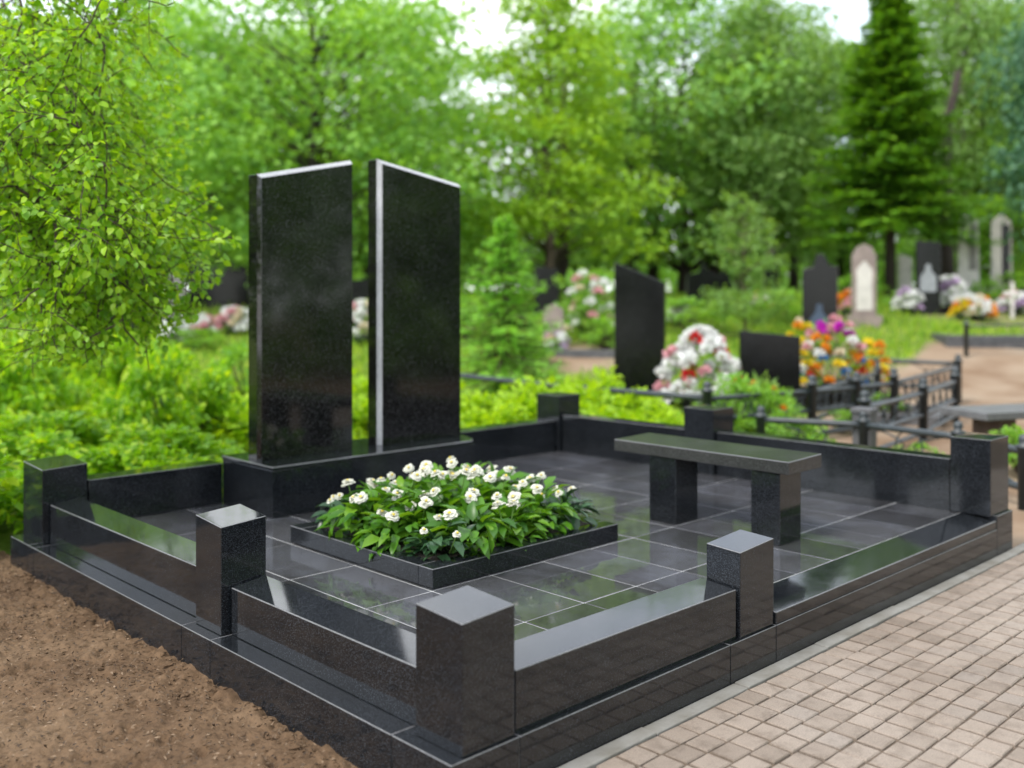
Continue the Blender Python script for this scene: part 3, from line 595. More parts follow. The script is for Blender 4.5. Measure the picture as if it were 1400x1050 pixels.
# dark far wood
def wood():
    g = np.random.default_rng(77); C = []; Rr = []
    for k in range(420):
        px = g.uniform(-150, 1560); d = g.uniform(46, 66); p = G(px, d); z = p[2] + abs(g.normal(0, 1)) * 2.0 + .3
        C.append([p[0], p[1], z]); Rr.append(g.uniform(.8, 1.8))
    C = np.array(C); Rr = np.array(Rr); n = 32000; idx = g.integers(0, len(C), n); dv = rdir(n, g) * (g.random(n) ** .4)[:, None] * np.array([1.2, 1.2, .8])
    V, F = leafset(C[idx] + dv * Rr[idx][:, None], rdir(n, g), unit(np.array([0, 0, .8]) + rdir(n, g)), .46 * g.uniform(.6, 1.3, n), .3, .15)
    tag(link('wood', nmesh('wood', V, F), M['leaf_mid']), 'green undergrowth and wood closing the view beyond the trees', 'wood', kind='stuff')
wood()
def wood_opposite():
    g = np.random.default_rng(78); C = []; Rr = []
    for k in range(340):
        a = g.uniform(-1.75, -.02); d = g.uniform(12, 19); x = CAM[0] + math.cos(a) * d; y = CAM[1] + math.sin(a) * d
        C.append([x, y, g.uniform(.4, 7.5)]); Rr.append(g.uniform(.9, 1.7))
    C = np.array(C); Rr = np.array(Rr); n = 34000; idx = g.integers(0, len(C), n); dv = rdir(n, g) * (g.random(n) ** .4)[:, None]
    V, F = leafset(C[idx] + dv * Rr[idx][:, None], rdir(n, g), unit(np.array([0, 0, .8]) + rdir(n, g)), .36 * g.uniform(.6, 1.3, n), .26, .15)
    tag(link('wood', nmesh('wood', V, F), M['leaf_dark']), 'dark green wood facing the headstones, mirrored in their polish', 'wood', kind='stuff')
wood_opposite()
# bare trunks in the shade of the wood
def bare_trunk(H, r, seed):
    m = MB(); g = random.Random(seed); m.tube([(g.uniform(-.06, .06) * k, g.uniform(-.06, .06) * k, H * k / 5 - .1) for k in range(6)], [r * (1.2 - .13 * k) for k in range(6)], 9); return m
for k, (px, d, H, r, lb) in enumerate([(768, 30, 7, .20, 'dark bare trunk behind the white flower clump'), (862, 33, 8, .22, 'dark trunk behind the slanted gravestone'), (893, 35, 8, .2, 'dark trunk under the dense dark green tree'), (975, 34, 8, .25, 'dark trunk over the winged black gravestone'), (300, 27, 7, .24, 'thick dark trunk above the pinkish bouquets'), (1296, 30, 7, .2, 'thin brown trunk beside the portrait gravestone'), (1085, 36, 8, .16, 'thin brown trunk behind the birch'), (560, 34, 8, .2, 'dark trunk seen in the gap of the headstones')]):
    t = thing('tree_trunk', lb, 'tree trunk', put(px, d)); bare_trunk(H, r, k).build('trunk', M['darkbark'], t, True)

# the near birch on the earth side, boughs hanging into the picture
def near_birch():
    base = P(-250, 408, 7.6); base[2] = 0; t = thing('birch_tree', 'leafy tree with long hanging boughs of small bright leaves beside the bare earth', 'tree', base)
    g = np.random.default_rng(15); tk = MB(); b = Vector(base); tk.tube([Vector((0, 0, -.1)), Vector((.1, .02, 1.6)), Vector((.12, .1, 3.4)), Vector((.2, .2, 5.6)), Vector((.2, .25, 7))], [.19, .15, .12, .08, .03], 10)
    LP = []; LA_ = []; OUT = ([235, 265, 295, 300, 328, 300, 275, 225, 160], [0, 100, 190, 260, 330, 390, 430, 470, 540])
    def sub(pt, dr, ln, lv, rad):        # a hanging twig; dr = unit dir
        p = np.array(pt, float); dr = np.array(dr, float); n = max(3, int(ln / .06)); path = [p.copy()]
        for k in range(n):
            dr = unit(dr + np.array([0, 0, -.045 if lv < 2 else -.09]) + .13 * g.normal(size=3)); pn = p + dr * ln / n; q = pn + base - CAM; dd = max(.5, q @ FW); qx = 700 + FPX * (q @ RT) / dd; qy = HY - FPX * q[2] / dd
            if qx > np.interp(qy, OUT[1], OUT[0]) + g.normal(0, 8) or qy > 505 + g.normal(0, 20): break          # the crown ends here
            p = pn; path.append(p.copy())
            if lv < 2 and k > n * .12 and g.random() < (.62 if lv == 0 else .5):
                s = unit(np.cross(dr, g.normal(size=3))); sub(p, unit(dr * .5 + s * .75 + np.array([0, 0, .05])), ln * g.uniform(.22, .5), lv + 1, rad * .55)
            if lv >= 1 or k > n * .3:
                for q in range(3 if g.random() < .4 else 2):
                    s = unit(np.cross(dr, g.normal(size=3))); LP.append(p + s * .012 + g.normal(0, .012, 3)); LA_.append(unit(s * .8 + dr * .45 + np.array([0, 0, -.45])))
        if len(path) > 1: tk.tube(path, [rad * (1 - .75 * k / n) for k in range(len(path))], 5 if lv == 0 else 3, cap=False)
    boughs = []
    for (px, py, d), (qx, qy, e) in [((-60, -60, 6.6), (300, 170, 6.0)), ((-60, 40, 6.9), (265, 240, 6.4)), ((-60, -120, 7.2), (230, -20, 6.6)), ((-60, 130, 6.4), (255, 330, 6.1)), ((-60, 200, 6.8), (315, 350, 6.6)), ((-60, 230, 6.2), (250, 420, 5.9)), ((-60, 300, 7.0), (200, 460, 6.6)), ((-40, 60, 6.0), (200, 250, 5.7)),
                                     ((-60, 330, 6.4), (170, 470, 6.2)), ((-60, -20, 7.6), (240, 110, 7.2)), ((-60, 260, 7.7), (300, 310, 7.4)), ((-40, 150, 6.9), (170, 330, 6.4)), ((-60, 80, 7.3), (210, 340, 6.9)), ((-60, -80, 6.2), (160, 110, 5.9)), ((-80, 0, 6.4), (120, 240, 6.2)), ((-80, 240, 6.5), (110, 420, 6.1)), ((-60, -160, 6.8), (280, 60, 6.3))]:
        a = P(px, py, d) - base; e_ = P(qx, qy, e) - base; s0 = np.array([.12, .1, max(.9, a[2] - 1.0)]); tk.tube([s0, (s0 + a) / 2 + np.array([0, 0, .25]), a], [.04, .026, .016], 6, cap=False)
        v = e_ - a; ln = np.linalg.norm(v) * 1.05; sub(a, unit(v / ln + np.array([0, 0, .33])), ln, 0, .013)
    LP = np.array(LP); LA_ = np.array(LA_); q = LP + base - CAM; py = HY - FPX * q[:, 2] / (q @ FW); ok = py < 500 + 25 * g.normal(size=len(py)); LP = LP[ok]; LA_ = LA_[ok]; n = len(LP); L = g.uniform(.032, .062, n)
    V, F = leafset(LP, LA_, unit(np.array([0, 0, .8]) + .8 * rdir(n, g) - .25 * FW), L, L * .78, .16, True, .12)
    tk.build('trunk', M['twig'], t, True); link('crown', nmesh('crown', V, F), M['leaf_near'], t, False); print('near leaves', n)
near_birch()

# ------------------------------------------------------------------ shrubs
def shrub_mesh(seed, n, rad, h, L, fine=False, wl=.7):
    g = np.random.default_rng(seed); k = 26; a = g.random(k) * 6.3; r = rad * np.sqrt(g.random(k)) * .85; hz = h * (.25 + .75 * g.random(k)) * (1 - .5 * (r / rad) ** 2)
    C = np.stack([np.cos(a) * r, np.sin(a) * r, hz], -1); i = g.integers(0, k, n); dv = rdir(n, g) * (g.random(n) ** .45)[:, None]; Pp = C[i] + dv * np.array([.26, .26, .16]) * rad
    Pp[:, 2] = np.maximum(Pp[:, 2], .03); out = Pp * np.array([1, 1, .2]); A = unit(unit(out) * .6 + .7 * rdir(n, g) + np.array([0, 0, .1])); Ls = L * g.uniform(.65, 1.3, n)
    V, F = leafset(Pp, A, unit(np.array([0, 0, 1.]) + .5 * rdir(n, g)), Ls, Ls * wl, .18, fine, .18); st = MB()
    for q in range(k): st.tube([(C[q][0] * .15, C[q][1] * .15, -.02), (C[q][0] * .5, C[q][1] * .5, C[q][2] * .6), C[q]], [.008, .006, .003], 4)
    return nmesh('foliage', V, F), st.mesh('stem')
def shrub(name, label, pos, sh, leaf, group, s=(1, 1, 1), rz=0, stem='twig'):
    t = thing(name, label, 'shrub', pos, rz, group); t.scale = s; link('foliage', sh[0], M[leaf], t); link('stem', sh[1], M[stem], t); return t
sh_a = shrub_mesh(51, 2600, .75, .62, .085, True, .62); sh_b = shrub_mesh(52, 2600, .75, .55, .07, True, .7); sh_c = shrub_mesh(53, 2200, .9, .55, .11, False, .7)
A = shrub('leafy_shrub', 'knee high green shrub behind the shrub corner post', (-.15, 5.1, 0), sh_a, 'leaf_shrub', 'green shrubs along the back of the plot', (1.1, 1.1, 1.05))
B = shrub('leafy_shrub', 'green shrub growing over the short back wall', (.95, 4.75, 0), sh_b, 'leaf_shrub', 'green shrubs along the back of the plot', (1.05, 1.05, .85))
k = 0
for x, y, s, z in [(-1.1, 5.3, 1.1, 1.2), (-2.1, 5.3, 1.2, 1.2), (.4, 5.9, 1.15, .95), (1.6, 5.6, 1.0, .75), (-.7, 6.0, 1.2, 1.2), (-1.7, 6.6, 1.3, 1.2), (2.2, 4.7, .9, .7), (1.2, 6.9, 1.2, .8), (0, 7.2, 1.3, 1.0)]:
    dup(A if k % 2 else B, (x, y, 0), k * 1.7, 'bright green shrub in the thicket under the hanging birch boughs', (s, s, z)); k += 1
Lm = shrub('lime_shrub', 'lime green shrub just past the back corner post', P(708, 408, 10.6) * (1, 1, 0), sh_c, 'leaf_lime', 'lime shrubs behind the back wall', (1, 1, .95))
for px, d, s, z in [(672, 10.2, .8, .75), (765, 10.8, 1.05, 1.0), (835, 10.8, 1.0, .9), (640, 10.9, .9, .9), (800, 11.6, .9, 1.1), (868, 10.3, .8, .75)]:
    dup(Lm, put(px, d), px * .1, 'lime green shrub behind the iron pipe rail', (s, s, z))
for px, d, s, z in [(290, 10.5, 1.2, .8), (390, 11, 1.1, .7), (215, 11.5, 1.3, .8), (330, 13, 1.3, .7), (495, 10.5, .8, .9), (495, 13, 1.0, .9), (150, 13, 1.3, .8)]:
    dup(Lm, put(px, d), px * .13, 'lime green ground shrub in the grass beyond the thicket', (s, s, z), 'lime ground shrubs in the grass')
sh_d = shrub_mesh(54, 900, .45, .6, .06, False, .7)
Md = shrub('leafy_shrub', 'small green shrub growing inside the iron fence', put(1030, 10.9), sh_d, 'leaf_mid', 'small shrubs about the graves')
Mlist = [(1000, 10.6, 1.0, 1.3, 'shrub beside the red and white basket'), (1052, 10.5, .8, 1.1, 'small shrub before the low wide gravestone'), (1085, 9.6, .7, .7, 'low shrub near the stone fence pillar'), (985, 17.5, 1.2, .9, 'shrub behind the red and white basket'),
 (720, 18.5, 1.6, 1.0, 'green bush behind the young spruce'), (800, 21.5, 2.2, 2.4, 'tall bush under the white flowering clump'), (830, 20, 1.6, 1.1, 'green bush next to the slanted gravestone'), (945, 22, 2.2, 1.2, 'bush below the winged black gravestone'), (1065, 23, 2.0, 1.3, 'bush beside the narrow dark gravestone'),
 (1345, 26, 1.6, 1.0, 'bush between the obelisks'), (1395, 27, 2.0, 1.3, 'bush behind the last obelisk'), (1240, 24.5, 1.3, .9, 'bush at the foot of the spruce'), (640, 21, 1.7, 1.6, 'bush beside the tall headstone'), (270, 20, 1.4, .7, 'low bush before the pinkish bouquets'), (1170, 26, 1.8, 1.2, 'bush behind the rounded gravestone'), (1395, 9.0, .8, .7, 'low shrub beside the small fenced plot')]
for px, d, s, z, lb in Mlist: dup(Md, put(px, d), px * .2, lb + ', leafy and green', (s, s, z))

gw = random.Random(12)
for k in range(13):
    px = gw.uniform(-30, 345); d = gw.uniform(9.5, 14.5); q = G(px, d)
    if q[1] < 5.0: continue
    dup((A, B, Md)[k % 3], q, gw.uniform(0, 6), 'taller wild shrub poking out of the leafy undergrowth behind the border', (gw.uniform(.7, 1.2) * (1.4 if k % 3 == 2 else 1), gw.uniform(.7, 1.2) * (1.4 if k % 3 == 2 else 1), gw.uniform(1.2, 2.0)), 'wild shrubs in the undergrowth')
def grass():
    g = np.random.default_rng(91); n = 90000; d = 7.5 + 25 * g.random(n) ** 1.15; px = g.uniform(-60, 1460, n); l = (px - 700) / FPX * d
    X = CAM[0] + d * FW[0] + l * RT[0]; Y = CAM[1] + d * FW[1] + l * RT[1]; den = fnoise(X * .8, Y * .8, 3, 33)
    keep = (sand(X, Y) < .42) & (g.random(n) < .25 + 1.3 * (den - .3)) & ~((X > -.3) & (X < 4.9) & (Y > -.3) & (Y < 4.15)) & ~((X < .3) & (Y < 4.4)) & ~((Y < .1) & (X < 9.7))
    X, Y = X[keep], Y[keep]; n = len(X); Z = gh(X, Y) - .02; A = unit(np.stack([g.normal(0, .35, n), g.normal(0, .35, n), np.ones(n)], -1)); Ls = g.uniform(.08, .26, n); h = rdir(n, g); h[:, 2] *= .2
    V, F = leafset(np.stack([X, Y, Z], -1), A, unit(h), Ls, .022 + .0012 * d[keep], .1); tag(link('grass', nmesh('grass', V, F), M['grass']), 'bright green grass growing between the graves', 'grass', kind='stuff'); print('grass', n)
grass()

# ------------------------------------------------------------------ gravestones behind
def rotz_to_cam(extra=0): return YAW - R(90) + extra          # local -y looks to the camera
def gravestone(label, px, d, pts, th, mat, rz=0, plinth=None, panel=None, name='gravestone', cat='gravestone'):
    t = thing(name, label, cat, put(px, d), rotz_to_cam(rz)); z0 = 0
    if plinth: pw, ph, pd = plinth; m = MB(); m.box(-pw / 2, pw / 2, -pd / 2, pd / 2, -.1, ph, .01); m.build('base', mat, t); z0 = ph
    m = MB(); m.prism([(x, z + z0 + .0005 if z else z0 + .0005) for x, z in pts], -th / 2, th / 2, .012); m.build('slab', mat, t)
    if panel:
        pp, pm = panel; m = MB(); m.prism([(x, z + z0) for x, z in pp], -th / 2 - .006, -th / 2 + .004, 0); m.build('portrait_panel', pm, t)
    return t
def sz(px, d): return px * d / FPX
gravestone('slanted black gravestone with a sharply sloping top beside the red and white basket', 875, 14.2, [(-.36, 0), (.36, 0), (.36, 1.68), (-.36, 1.98)], .16, M['farstone'], R(-16), (1.0, .12, .4))
gravestone('low wide black gravestone behind the orange flowered plant', 1052, 14.0, [(-.42, 0), (.42, 0), (.42, 1.04), (-.42, 1.12)], .12, M['farstone'], R(-8))
fig = lambda s, z: [(-.5 * s, z), (.5 * s, z), (.5 * s, z + 1.0 * s), (.3 * s, z + 1.3 * s), (.16 * s, z + 1.42 * s), (.2 * s, z + 1.7 * s), (0, z + 1.9 * s), (-.2 * s, z + 1.7 * s), (-.16 * s, z + 1.42 * s), (-.3 * s, z + 1.3 * s), (-.5 * s, z + 1.0 * s)]
gravestone('black gravestone with stepped top and a dim blue figure engraved low, behind the magenta flowers', 1121, 19.5, [(-.33, 0), (.33, 0), (.33, 1.62), (.18, 1.64), (.08, 1.86), (-.06, 1.86), (-.12, 1.62), (-.33, 1.56)], .2, M['farstone'], R(-20), (.9, .12, .4), ([(-.16, .35), (.14, .35), (.16, .6), (.06, .72), (.05, .88), (-.06, .88), (-.08, .72), (-.18, .6)], M['blue_engraving']))
gravestone('pale stone gravestone with a rounded pointed top behind the magenta flowers', 1181, 22.5, [(-.26, 0), (.26, 0), (.26, 1.35), (.16, 1.55), (0, 1.63), (-.16, 1.55), (-.26, 1.35)], .2, M['pinkstone'], R(-12), (.75, .22, .4), ([(-.17, .12), (.17, .12), (.17, 1.05), (0, 1.25), (-.17, 1.05)], M['palestone']))
gravestone('square black gravestone bearing a pale engraved standing figure', 1268, 24, [(-.27, 0), (.27, 0), (.27, 1.55), (-.27, 1.6)], .22, M['farstone'], R(-14), (.95, .18, .5), (fig(.36, .35), M['portrait']))
gravestone('pale grey obelisk with pointed top beside the white cross', 1324, 27, [(-.27, 0), (.27, 0), (.24, 1.85), (.1, 2.02), (-.1, 2.02), (-.24, 1.9)], .25, M['palestone'], R(-22), (.75, .3, .5), ([(0, .5), (.2, .5), (.18, 1.7), (.0, 1.75)], M['greystone']), 'obelisk', 'obelisk')
gravestone('pale obelisk with one dark polished face and pointed cap', 1369, 27.5, [(-.26, 0), (.26, 0), (.25, 1.8), (.0, 2.08), (-.25, 1.85)], .3, M['palestone'], R(-24), (.75, .3, .5), ([(0, .1), (.22, .1), (.21, 1.72), (0, 1.78)], M['farstone']), 'obelisk', 'obelisk')
gravestone('winged black gravestone with a peak and side shoulder under the dense tree', 972, 25, [(-.62, 0), (.35, 0), (.35, .42), (.62, .30), (.5, .55), (.36, .92), (.2, .70), (-.1, .82), (-.2, 1.05), (-.3, .8), (-.62, .72)], .18, M['farstone'], 0, (1.2, .1, .4))
gravestone('narrow dark gravestone with waisted sides beside the birch trunk', 1057, 26, [(-.24, 0), (.24, 0), (.16, .25), (.14, .75), (.22, .95), (.15, 1.15), (-.15, 1.15), (-.22, .95), (-.2, .3)], .18, M['farstone'], 0, (.6, .12, .4))
gravestone('broad black gravestone behind the two pinkish bouquets', 300, 25, [(-.75, 0), (.75, 0), (.75, .85), (.3, 1.1), (-.75, 1.05)], .2, M['farstone'], 0, (2.0, .12, .5))
gravestone('weathered grey gravestone half hidden by birch leaves', 241, 22, [(-.2, 0), (.2, 0), (.2, 1.0), (0, 1.15), (-.2, 1.0)], .18, M['greystone'], R(10), (.55, .14, .35))
gravestone('dark gravestone showing low beneath the birch boughs', 150, 22, [(-.5, 0), (.5, 0), (.5, .85), (-.5, .85)], .18, M['farstone'], R(12), (1.3, .12, .45))
gravestone('small black gravestone seen low between the young spruce and the bushes', 748, 24, [(-.3, 0), (.3, 0), (.3, .95), (-.3, 1.05)], .16, M['farstone'], R(-10), (.7, .12, .35))
gravestone('grey pinkish gravestone beside the white flowering clump', 757, 20, [(-.2, 0), (.2, 0), (.2, .7), (0, .82), (-.2, .7)], .14, M['pinkstone'], R(-10), (.5, .1, .3))
gravestone('dark gravestone glimpsed in the gap of the two tall headstones', 494, 22, [(-.45, 0), (.45, 0), (.45, 1.0), (-.45, 1.0)], .16, M['farstone'], R(5), (1.1, .1, .4))
gravestone('thin pale gravestone among the trees behind the spruce foot', 1237, 30, [(-.2, 0), (.2, 0), (.2, 1.1), (-.2, 1.2)], .15, M['palestone'], 0, (.5, .12, .3))
# low kerbs of other plots
def kerb_frame(label, px, d, w, l, h, rz, mat):
    t = thing('grave_kerb', label, 'grave kerb', put(px, d), rotz_to_cam(rz)); m = MB(); b = .12
    m.box(-w / 2, w / 2, 0, b, -.15, h, .008); m.box(-w / 2, w / 2, l - b, l, -.15, h, .008); m.box(-w / 2, -w / 2 + b, b, l - b, -.15, h, .008); m.box(w / 2 - b, w / 2, b, l - b, -.15, h, .008); m.build('kerb', mat, t)
    m = MB(); m.box(-w / 2 + b, w / 2 - b, b, l - b, -.15, h * .5, 0); m.build('earth', M['bedsoil'], t)
kerb_frame('low dark stone kerb behind the lime shrubs', 800, 19.2, 1.7, 1.2, .16, R(-12), M['fencestone'])
kerb_frame('dark kerb around the plot of the slanted gravestone', 893, 12.6, 1.5, 1.2, .16, R(-16), M['farstone'])
kerb_frame('dark kerb under the colourful artificial flowers', 1128, 14.2, 1.5, 1.1, .22, R(-10), M['farstone'])
kerb_frame('long grey kerb beyond the pale walk', 1400, 20.0, 3.0, 2.2, .28, R(-6), M['fencestone'])
t = thing('grave_kerb', 'speckled black granite kerb of the next plot beside the shrub corner post', 'grave kerb', (-.10, 4.16, 0)); m = MB(); m.box(-2.6, .0, 0, .16, -.1, .205, .004); m.build('kerb', M['granite'], t)

# ------------------------------------------------------------------ bouquets and flowers
bl2 = {}
def head_mesh(colr, seed=3, rad=.5):                      # a full flower head of many petals, unit size
    if colr in bl2: return bl2[colr]
    g = np.random.default_rng(seed + len(bl2)); n = 46; Nd = rdir(n, g); Nd[:, 2] = np.abs(Nd[:, 2]) * 1.0 - .25; Nd = unit(Nd)
    V, F = leafset(Nd * .14, Nd + .35 * rdir(n, g), rdir(n, g), g.uniform(.28, .42, n), .26, .2, True, .2); me = nmesh('bloom_head', V, F); me.materials.append(M['bright_white' if colr == 'white' else colr]); bl2[colr] = me; return me
def bouquet(label, pos, r, h, cols, nfl, size, leaf='leaf_mid', nl=260, pot=None, seed=1, name='bouquet', cat='flowers', arch=False, ll=.10):
    g = random.Random(seed); t = thing(name, label, cat, pos); n = nl; q = np.random.default_rng(seed); dv = rdir(n, q); dv[:, 2] = np.abs(dv[:, 2])
    Pp = dv * np.array([r, r, h]) * (q.random(n) ** .4)[:, None]; Pp[:, 2] += .06; V, F = leafset(Pp, unit(dv + .6 * rdir(n, q)), unit(np.array([0, 0, 1.]) + .6 * rdir(n, q)), ll * q.uniform(.7, 1.3, n), ll * .4, .15); link('foliage', nmesh('foliage', V, F), M[leaf], t)
    if pot: m = MB(); m.lathe([(r * .38, -.02), (r * .5, .14), (r * .54, .20), (r * .46, .20)], n=14); m.build('pot', M[pot], t, True)
    for k in range(nfl):
        a = k * 2.4 + g.uniform(-.3, .3); u = (k + .5) / nfl; el = math.asin(min(1, .08 + .92 * u)); rr = g.uniform(.86, 1.05)
        c = cols[k % len(cols)] if not callable(cols) else cols(a, u, g); s = size * g.uniform(.8, 1.2)
        child('flower', head_mesh(c), t, (math.cos(a) * math.cos(el) * r * rr, math.sin(a) * math.cos(el) * r * rr, .06 + math.sin(el) * h * rr), (g.uniform(-.5, .5), g.uniform(-.5, .5), g.uniform(0, 6)), s)
    if arch:
        m = MB(); m.tube([(math.cos(x) * r * .62, 0, .5 * h + math.sin(x) * h * .66) for x in np.linspace(.1, 3.04, 12)], .018, 6); o = m.build('handle', M['basket'], t, True); o.rotation_euler = (0, 0, rotz_to_cam())
        for x in np.linspace(.25, 2.9, 13): child('flower', head_mesh('white'), t, (math.cos(rotz_to_cam()) * math.cos(x) * r * .62, math.sin(rotz_to_cam()) * math.cos(x) * r * .62, .5 * h + math.sin(x) * h * .66), (0, 0, x * 3), size * .8)
    return t
bouquet('large white flower basket dotted with red flowers and an arched white handle', P(958, 408, 13.2) * (1, 1, 0) + (0, 0, .1), .52, .9, ['white', 'white', 'white', 'red', 'white', 'white', 'pink'], 40, .26, 'leaf_mid', 300, 'pot', 4, 'flower_basket', 'flower basket', True)
def rainbow(a, u, g):
    if u > .75: return g.choice(['magenta', 'pink', 'lilac', 'magenta'])
    if u > .5: return g.choice(['white', 'cream', 'orange', 'white', 'pink'])
    return g.choice(['orange', 'yellow', 'yellow', 'orange', 'red', 'blue', 'white'])
bouquet('heap of colourful artificial flowers, magenta on top and orange and yellow below', P(1140, 408, 15.0) * (1, 1, 0) + (0, 0, .15), .52, 1.05, rainbow, 64, .17, 'leaf_mid', 420, 'pot', 6)
bouquet('yellow and orange flowers in a dark pot beside the colourful heap', P(1190, 408, 15.2) * (1, 1, 0) + (0, 0, .12), .3, .75, ['orange', 'yellow', 'yellow', 'orange', 'pink'], 18, .17, 'leaf_yellow', 160, 'pot', 7)
bouquet('yellow orange flowers showing over the low wide gravestone', P(1098, 408, 15.6) * (1, 1, 0) + (0, 0, .35), .3, .85, ['yellow', 'orange', 'yellow', 'cream'], 20, .17, 'leaf_yellow', 160, 'pot', 8)
bouquet('leafy green plant tipped with orange flowers inside the iron fence', put(1040, 11.6), .30, .62, ['orange', 'red', 'orange'], 7, .12, 'leaf_birch', 420, None, 9, 'flowering_plant', 'flowering plant')
bouquet('white lilies standing by the portrait gravestone', put(1303, 24.5), .36, .75, ['white', 'white', 'lilac'], 22, .28, 'leaf_mid', 140, 'pot', 10)
bouquet('white and peach bouquet below the obelisks', put(1338, 23), .34, .5, ['cream', 'white', 'orange', 'white'], 22, .25, 'leaf_yellow', 140, 'pot', 11)
bouquet('orange and yellow flowers in a pot at the foot of the pale obelisk', put(1313, 23), .2, .42, ['orange', 'yellow', 'cream'], 12, .2, 'leaf_yellow', 120, 'pot', 12)
bouquet('pale lilac bouquet on the last grave', put(1388, 24), .34, .45, ['white', 'lilac', 'pink'], 18, .25, 'leaf_mid', 140, 'pot', 13)
bouquet('round pink and white bouquet against the broad black gravestone', put(321, 21.5), .38, .5, ['pink', 'white', 'white', 'cream'], 26, .27, 'leaf_dark', 120, 'pot', 14)
bouquet('small pink and white bouquet in front of the broad black gravestone', put(281, 21.3), .27, .36, ['white', 'pink', 'white'], 18, .22, 'leaf_dark', 100, 'pot', 15)
bouquet('white bouquet glimpsed through the birch leaves by the grey gravestone', put(240, 20.5), .3, .5, ['white', 'white', 'lilac'], 18, .24, 'leaf_mid', 120, 'pot', 16)
bouquet('white and pink flowers seen in the gap of the tall headstones', put(496, 20.5), .4, .85, ['white', 'white', 'pink', 'cream'], 26, .25, 'leaf_mid', 160, 'pot', 17)
bouquet('white flowers clustered on a tall bush near the slanted gravestone', put(806, 20.8), .5, 1.45, ['white', 'cream', 'white', 'pink'], 24, .24, 'leaf_mid', 500, None, 18, 'flowering_shrub', 'flowering shrub')
bouquet('pinkish white bouquet by the small black gravestone', put(762, 19.6), .22, .35, ['pink', 'white', 'lilac'], 12, .2, 'leaf_mid', 90, 'pot', 19)
bouquet('small white bouquet under the winged gravestone', put(928, 22.5), .25, .4, ['white', 'white', 'lilac'], 14, .22, 'leaf_mid', 90, 'pot', 20)
bouquet('pink bouquet at the foot of the narrow dark gravestone', put(1040, 24.5), .3, .4, ['pink', 'white', 'red'], 14, .22, 'leaf_mid', 100, 'pot', 21)
bouquet('orange pink flowers beside the rounded pale gravestone', put(1158, 23.5), .3, .6, ['orange', 'pink', 'red'], 14, .22, 'leaf_yellow', 120, 'pot', 22)
bouquet('white flowers between the spruce trunk and the portrait gravestone', put(1241, 24), .34, .5, ['white', 'white', 'lilac'], 18, .25, 'leaf_mid', 120, 'pot', 23)
t = thing('grave_cross', 'white cross standing beside the pale lilac bouquet', 'cross', put(1384, 23.4), rotz_to_cam(R(-10))); m = MB(); m.prism([(-.055, -.05), (.055, -.05), (.055, .62), (.26, .62), (.26, .74), (.055, .74), (.055, 1.0), (-.055, 1.0), (-.055, .74), (-.26, .74), (-.26, .62), (-.055, .62)], -.04, .04, .01); m.build('cross', M['palestone'], t); t.scale = (.75, .75, .85)

# ------------------------------------------------------------------ iron fences
def fence(name, label, posts_xy, h, rails, prad, rrad, infill=None, mat='iron', ball=True, skip=()):
    t = thing(name, label, 'fence', posts_xy[0]); b = np.array(posts_xy[0])
    pp = [np.array(p) - b for p in posts_xy]
    for p in pp:
        m = MB(); m.lathe([(prad, -.15), (prad, h), (prad * 1.35, h + .004), (prad * 1.35, h + .03), (prad * .6, h + .035), (prad * .95, h + .07), (prad * .7, h + .10), (.004, h + .115)], p, 12); m.build('post', M[mat], t, True)
    for k in range(len(pp) - 1):
        a, c = pp[k], pp[k + 1]
        if k in skip: continue
        for z, sag in rails:
            m = MB(); m.tube([a + (c - a) * u + np.array([0, 0, z - sag * math.sin(math.pi * u)]) for u in np.linspace(0, 1, 9)], rrad, 8); m.build('rail', M[mat], t, True)
        if infill:
            L = np.linalg.norm(c - a); dr = (c - a) / L; n = max(1, int(L / infill)); m = MB()
            for i in range(n):
                o = a + dr * (L * (i + .5) / n); zc = (rails[0][0] + rails[1][0]) / 2; hh = (rails[0][0] - rails[1][0]) / 2; w_ = L / n * .48
                for s in (-1, 1):
                    m.tube([o + dr * (s * w_ * (1 - .9 * math.cos(x) ** 2)) + np.array([0, 0, zc + hh * math.sin(x)]) for x in np.linspace(-1.57, 1.57, 9)], .009, 5)
                m.tube([o + dr * (.3 * w_ * math.cos(x)) + np.array([0, 0, zc + .3 * w_ * math.sin(x)]) for x in np.linspace(0, 6.28, 13)], .008, 5)
            m.build('scrollwork', M[mat], t, True)
    return t
fa = [put(640, 13.2), put(967, 10.1)]
fence('iron_fence', 'dark iron pipe rail with two bars running past the lime shrubs', [put(560, 14.2), fa[1]], .62, [(.56, .03), (.2, .02)], .04, .034)
fb = [put(967, 10.1), put(1110, 10.9), put(1171, 11.4), put(1222, 12.0), put(1310, 14.9)]
fence('iron_fence', 'dark iron fence with scrollwork and ball topped posts beside the sandy plots', fb, .62, [(.55, 0), (.34, 0), (.08, 0)], .05, .026, .34)
fence('iron_fence', 'far iron rail closing the fenced plot in front of the colourful flowers', [put(1060, 16.6), put(1172, 15.7), put(1308, 15.0)], .55, [(.58, 0), (.2, 0)], .045, .032, .5)
fence('iron_fence', 'low iron pipe fence near the far wall and its end post', [put(1040, 9.6), put(1181, 9.2), put(1310, 8.4), put(1400, 7.6), put(1520, 7.0)], .42, [(.40, 0), (.12, 0)], .045, .03, .5)
fence('iron_fence', 'dark iron cross fence dividing the sandy plots behind the stone pillar', [put(1182, 9.5), put(1262, 11.0), put(1306, 12.6)], .58, [(.52, 0), (.28, 0), (.08, 0)], .05, .026, .34)
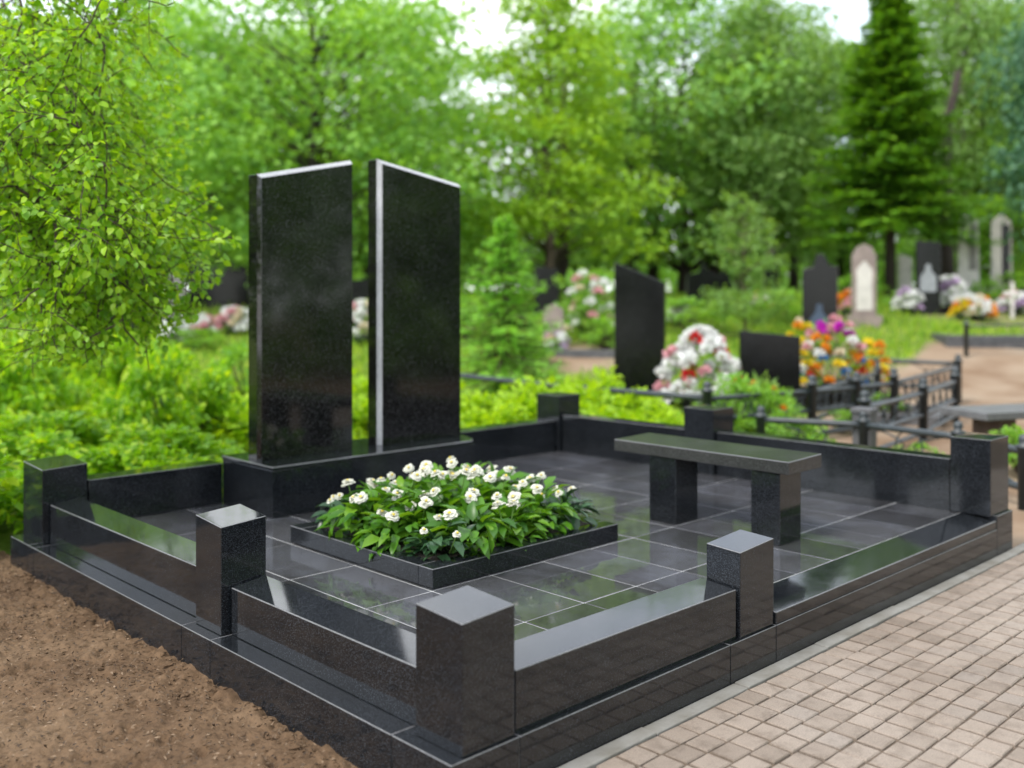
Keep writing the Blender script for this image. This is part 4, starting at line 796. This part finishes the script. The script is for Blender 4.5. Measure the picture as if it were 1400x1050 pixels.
fence('iron_fence', 'short dark iron fence in front of the colourful flower heap', [put(1110, 11.2), put(1160, 12.6), put(1200, 14.2)], .55, [(.52, 0), (.2, 0)], .045, .026, .34)
for px, d, sc_, z, lb in [(1110, 10.2, .55, .5, 'tuft of green leaves at the foot of the scrollwork fence'), (1150, 11.6, .6, .45, 'low leafy clump in the sand between two iron fences'), (1075, 12.2, .7, .6, 'leafy clump before the dark kerb of the flower heap'), (1215, 13.4, .6, .5, 'low green clump behind the ball topped fence post'), (1250, 9.4, .5, .35, 'small weed clump beside the grey bench'), (1020, 12.4, .8, .8, 'leafy clump between basket and low gravestone')]:
    dup(Md, put(px, d), px * .3, lb, (sc_, sc_, z), 'leafy clumps in the sandy plots')
kerb_frame('dark stone kerb of an empty plot behind the grey bench', 1225, 12.2, 1.0, 1.4, .14, R(-30), M['fencestone'])
t = thing('stone_pillar', 'short square grey stone fence pillar behind the long far wall', 'pillar', put(1182, 9.28), R(4)); m = MB(); m.box(-.085, .085, -.085, .085, -.1, .50, .006); m.build('shaft', M['fencestone'], t); m = MB(); m.box(-.1, .1, -.1, .1, .5005, .55, .008); m.build('cap', M['fencestone'], t)
fence('iron_fence', 'dark iron rail fence on the long grey kerb beyond the pale walk', [put(1321, 19.3), put(1480, 19.6)], .62, [(.60, 0), (.3, 0)], .045, .022)
# grey bench by the fence
A1 = P(1286, 556, 9.9); z2 = .49; 
def onz(px, py, z): d = FPX * (CAM[2] - z) / (py - HY); return P(px, py, d)
q0, q1 = onz(1286, 556, z2), onz(1349, 565, z2); ly = np.linalg.norm((q0 - q1)[:2]); ang = math.atan2((q0 - q1)[1], (q0 - q1)[0]) - math.pi / 2
t = thing('stone_bench', 'plain grey stone bench on a brown leg beside the iron fence', 'bench', (q1[0], q1[1], 0), ang); m = MB(); m.box(0, 2.2, 0, ly, z2 - .075, z2, .008); m.build('seat_slab', M['benchgrey'], t)
for a in (.28, 1.75): m = MB(); m.box(a, a + .2, ly * .2, ly * .8, -.1, z2 - .0755, .006); m.build('leg', M['brownstone'], t)
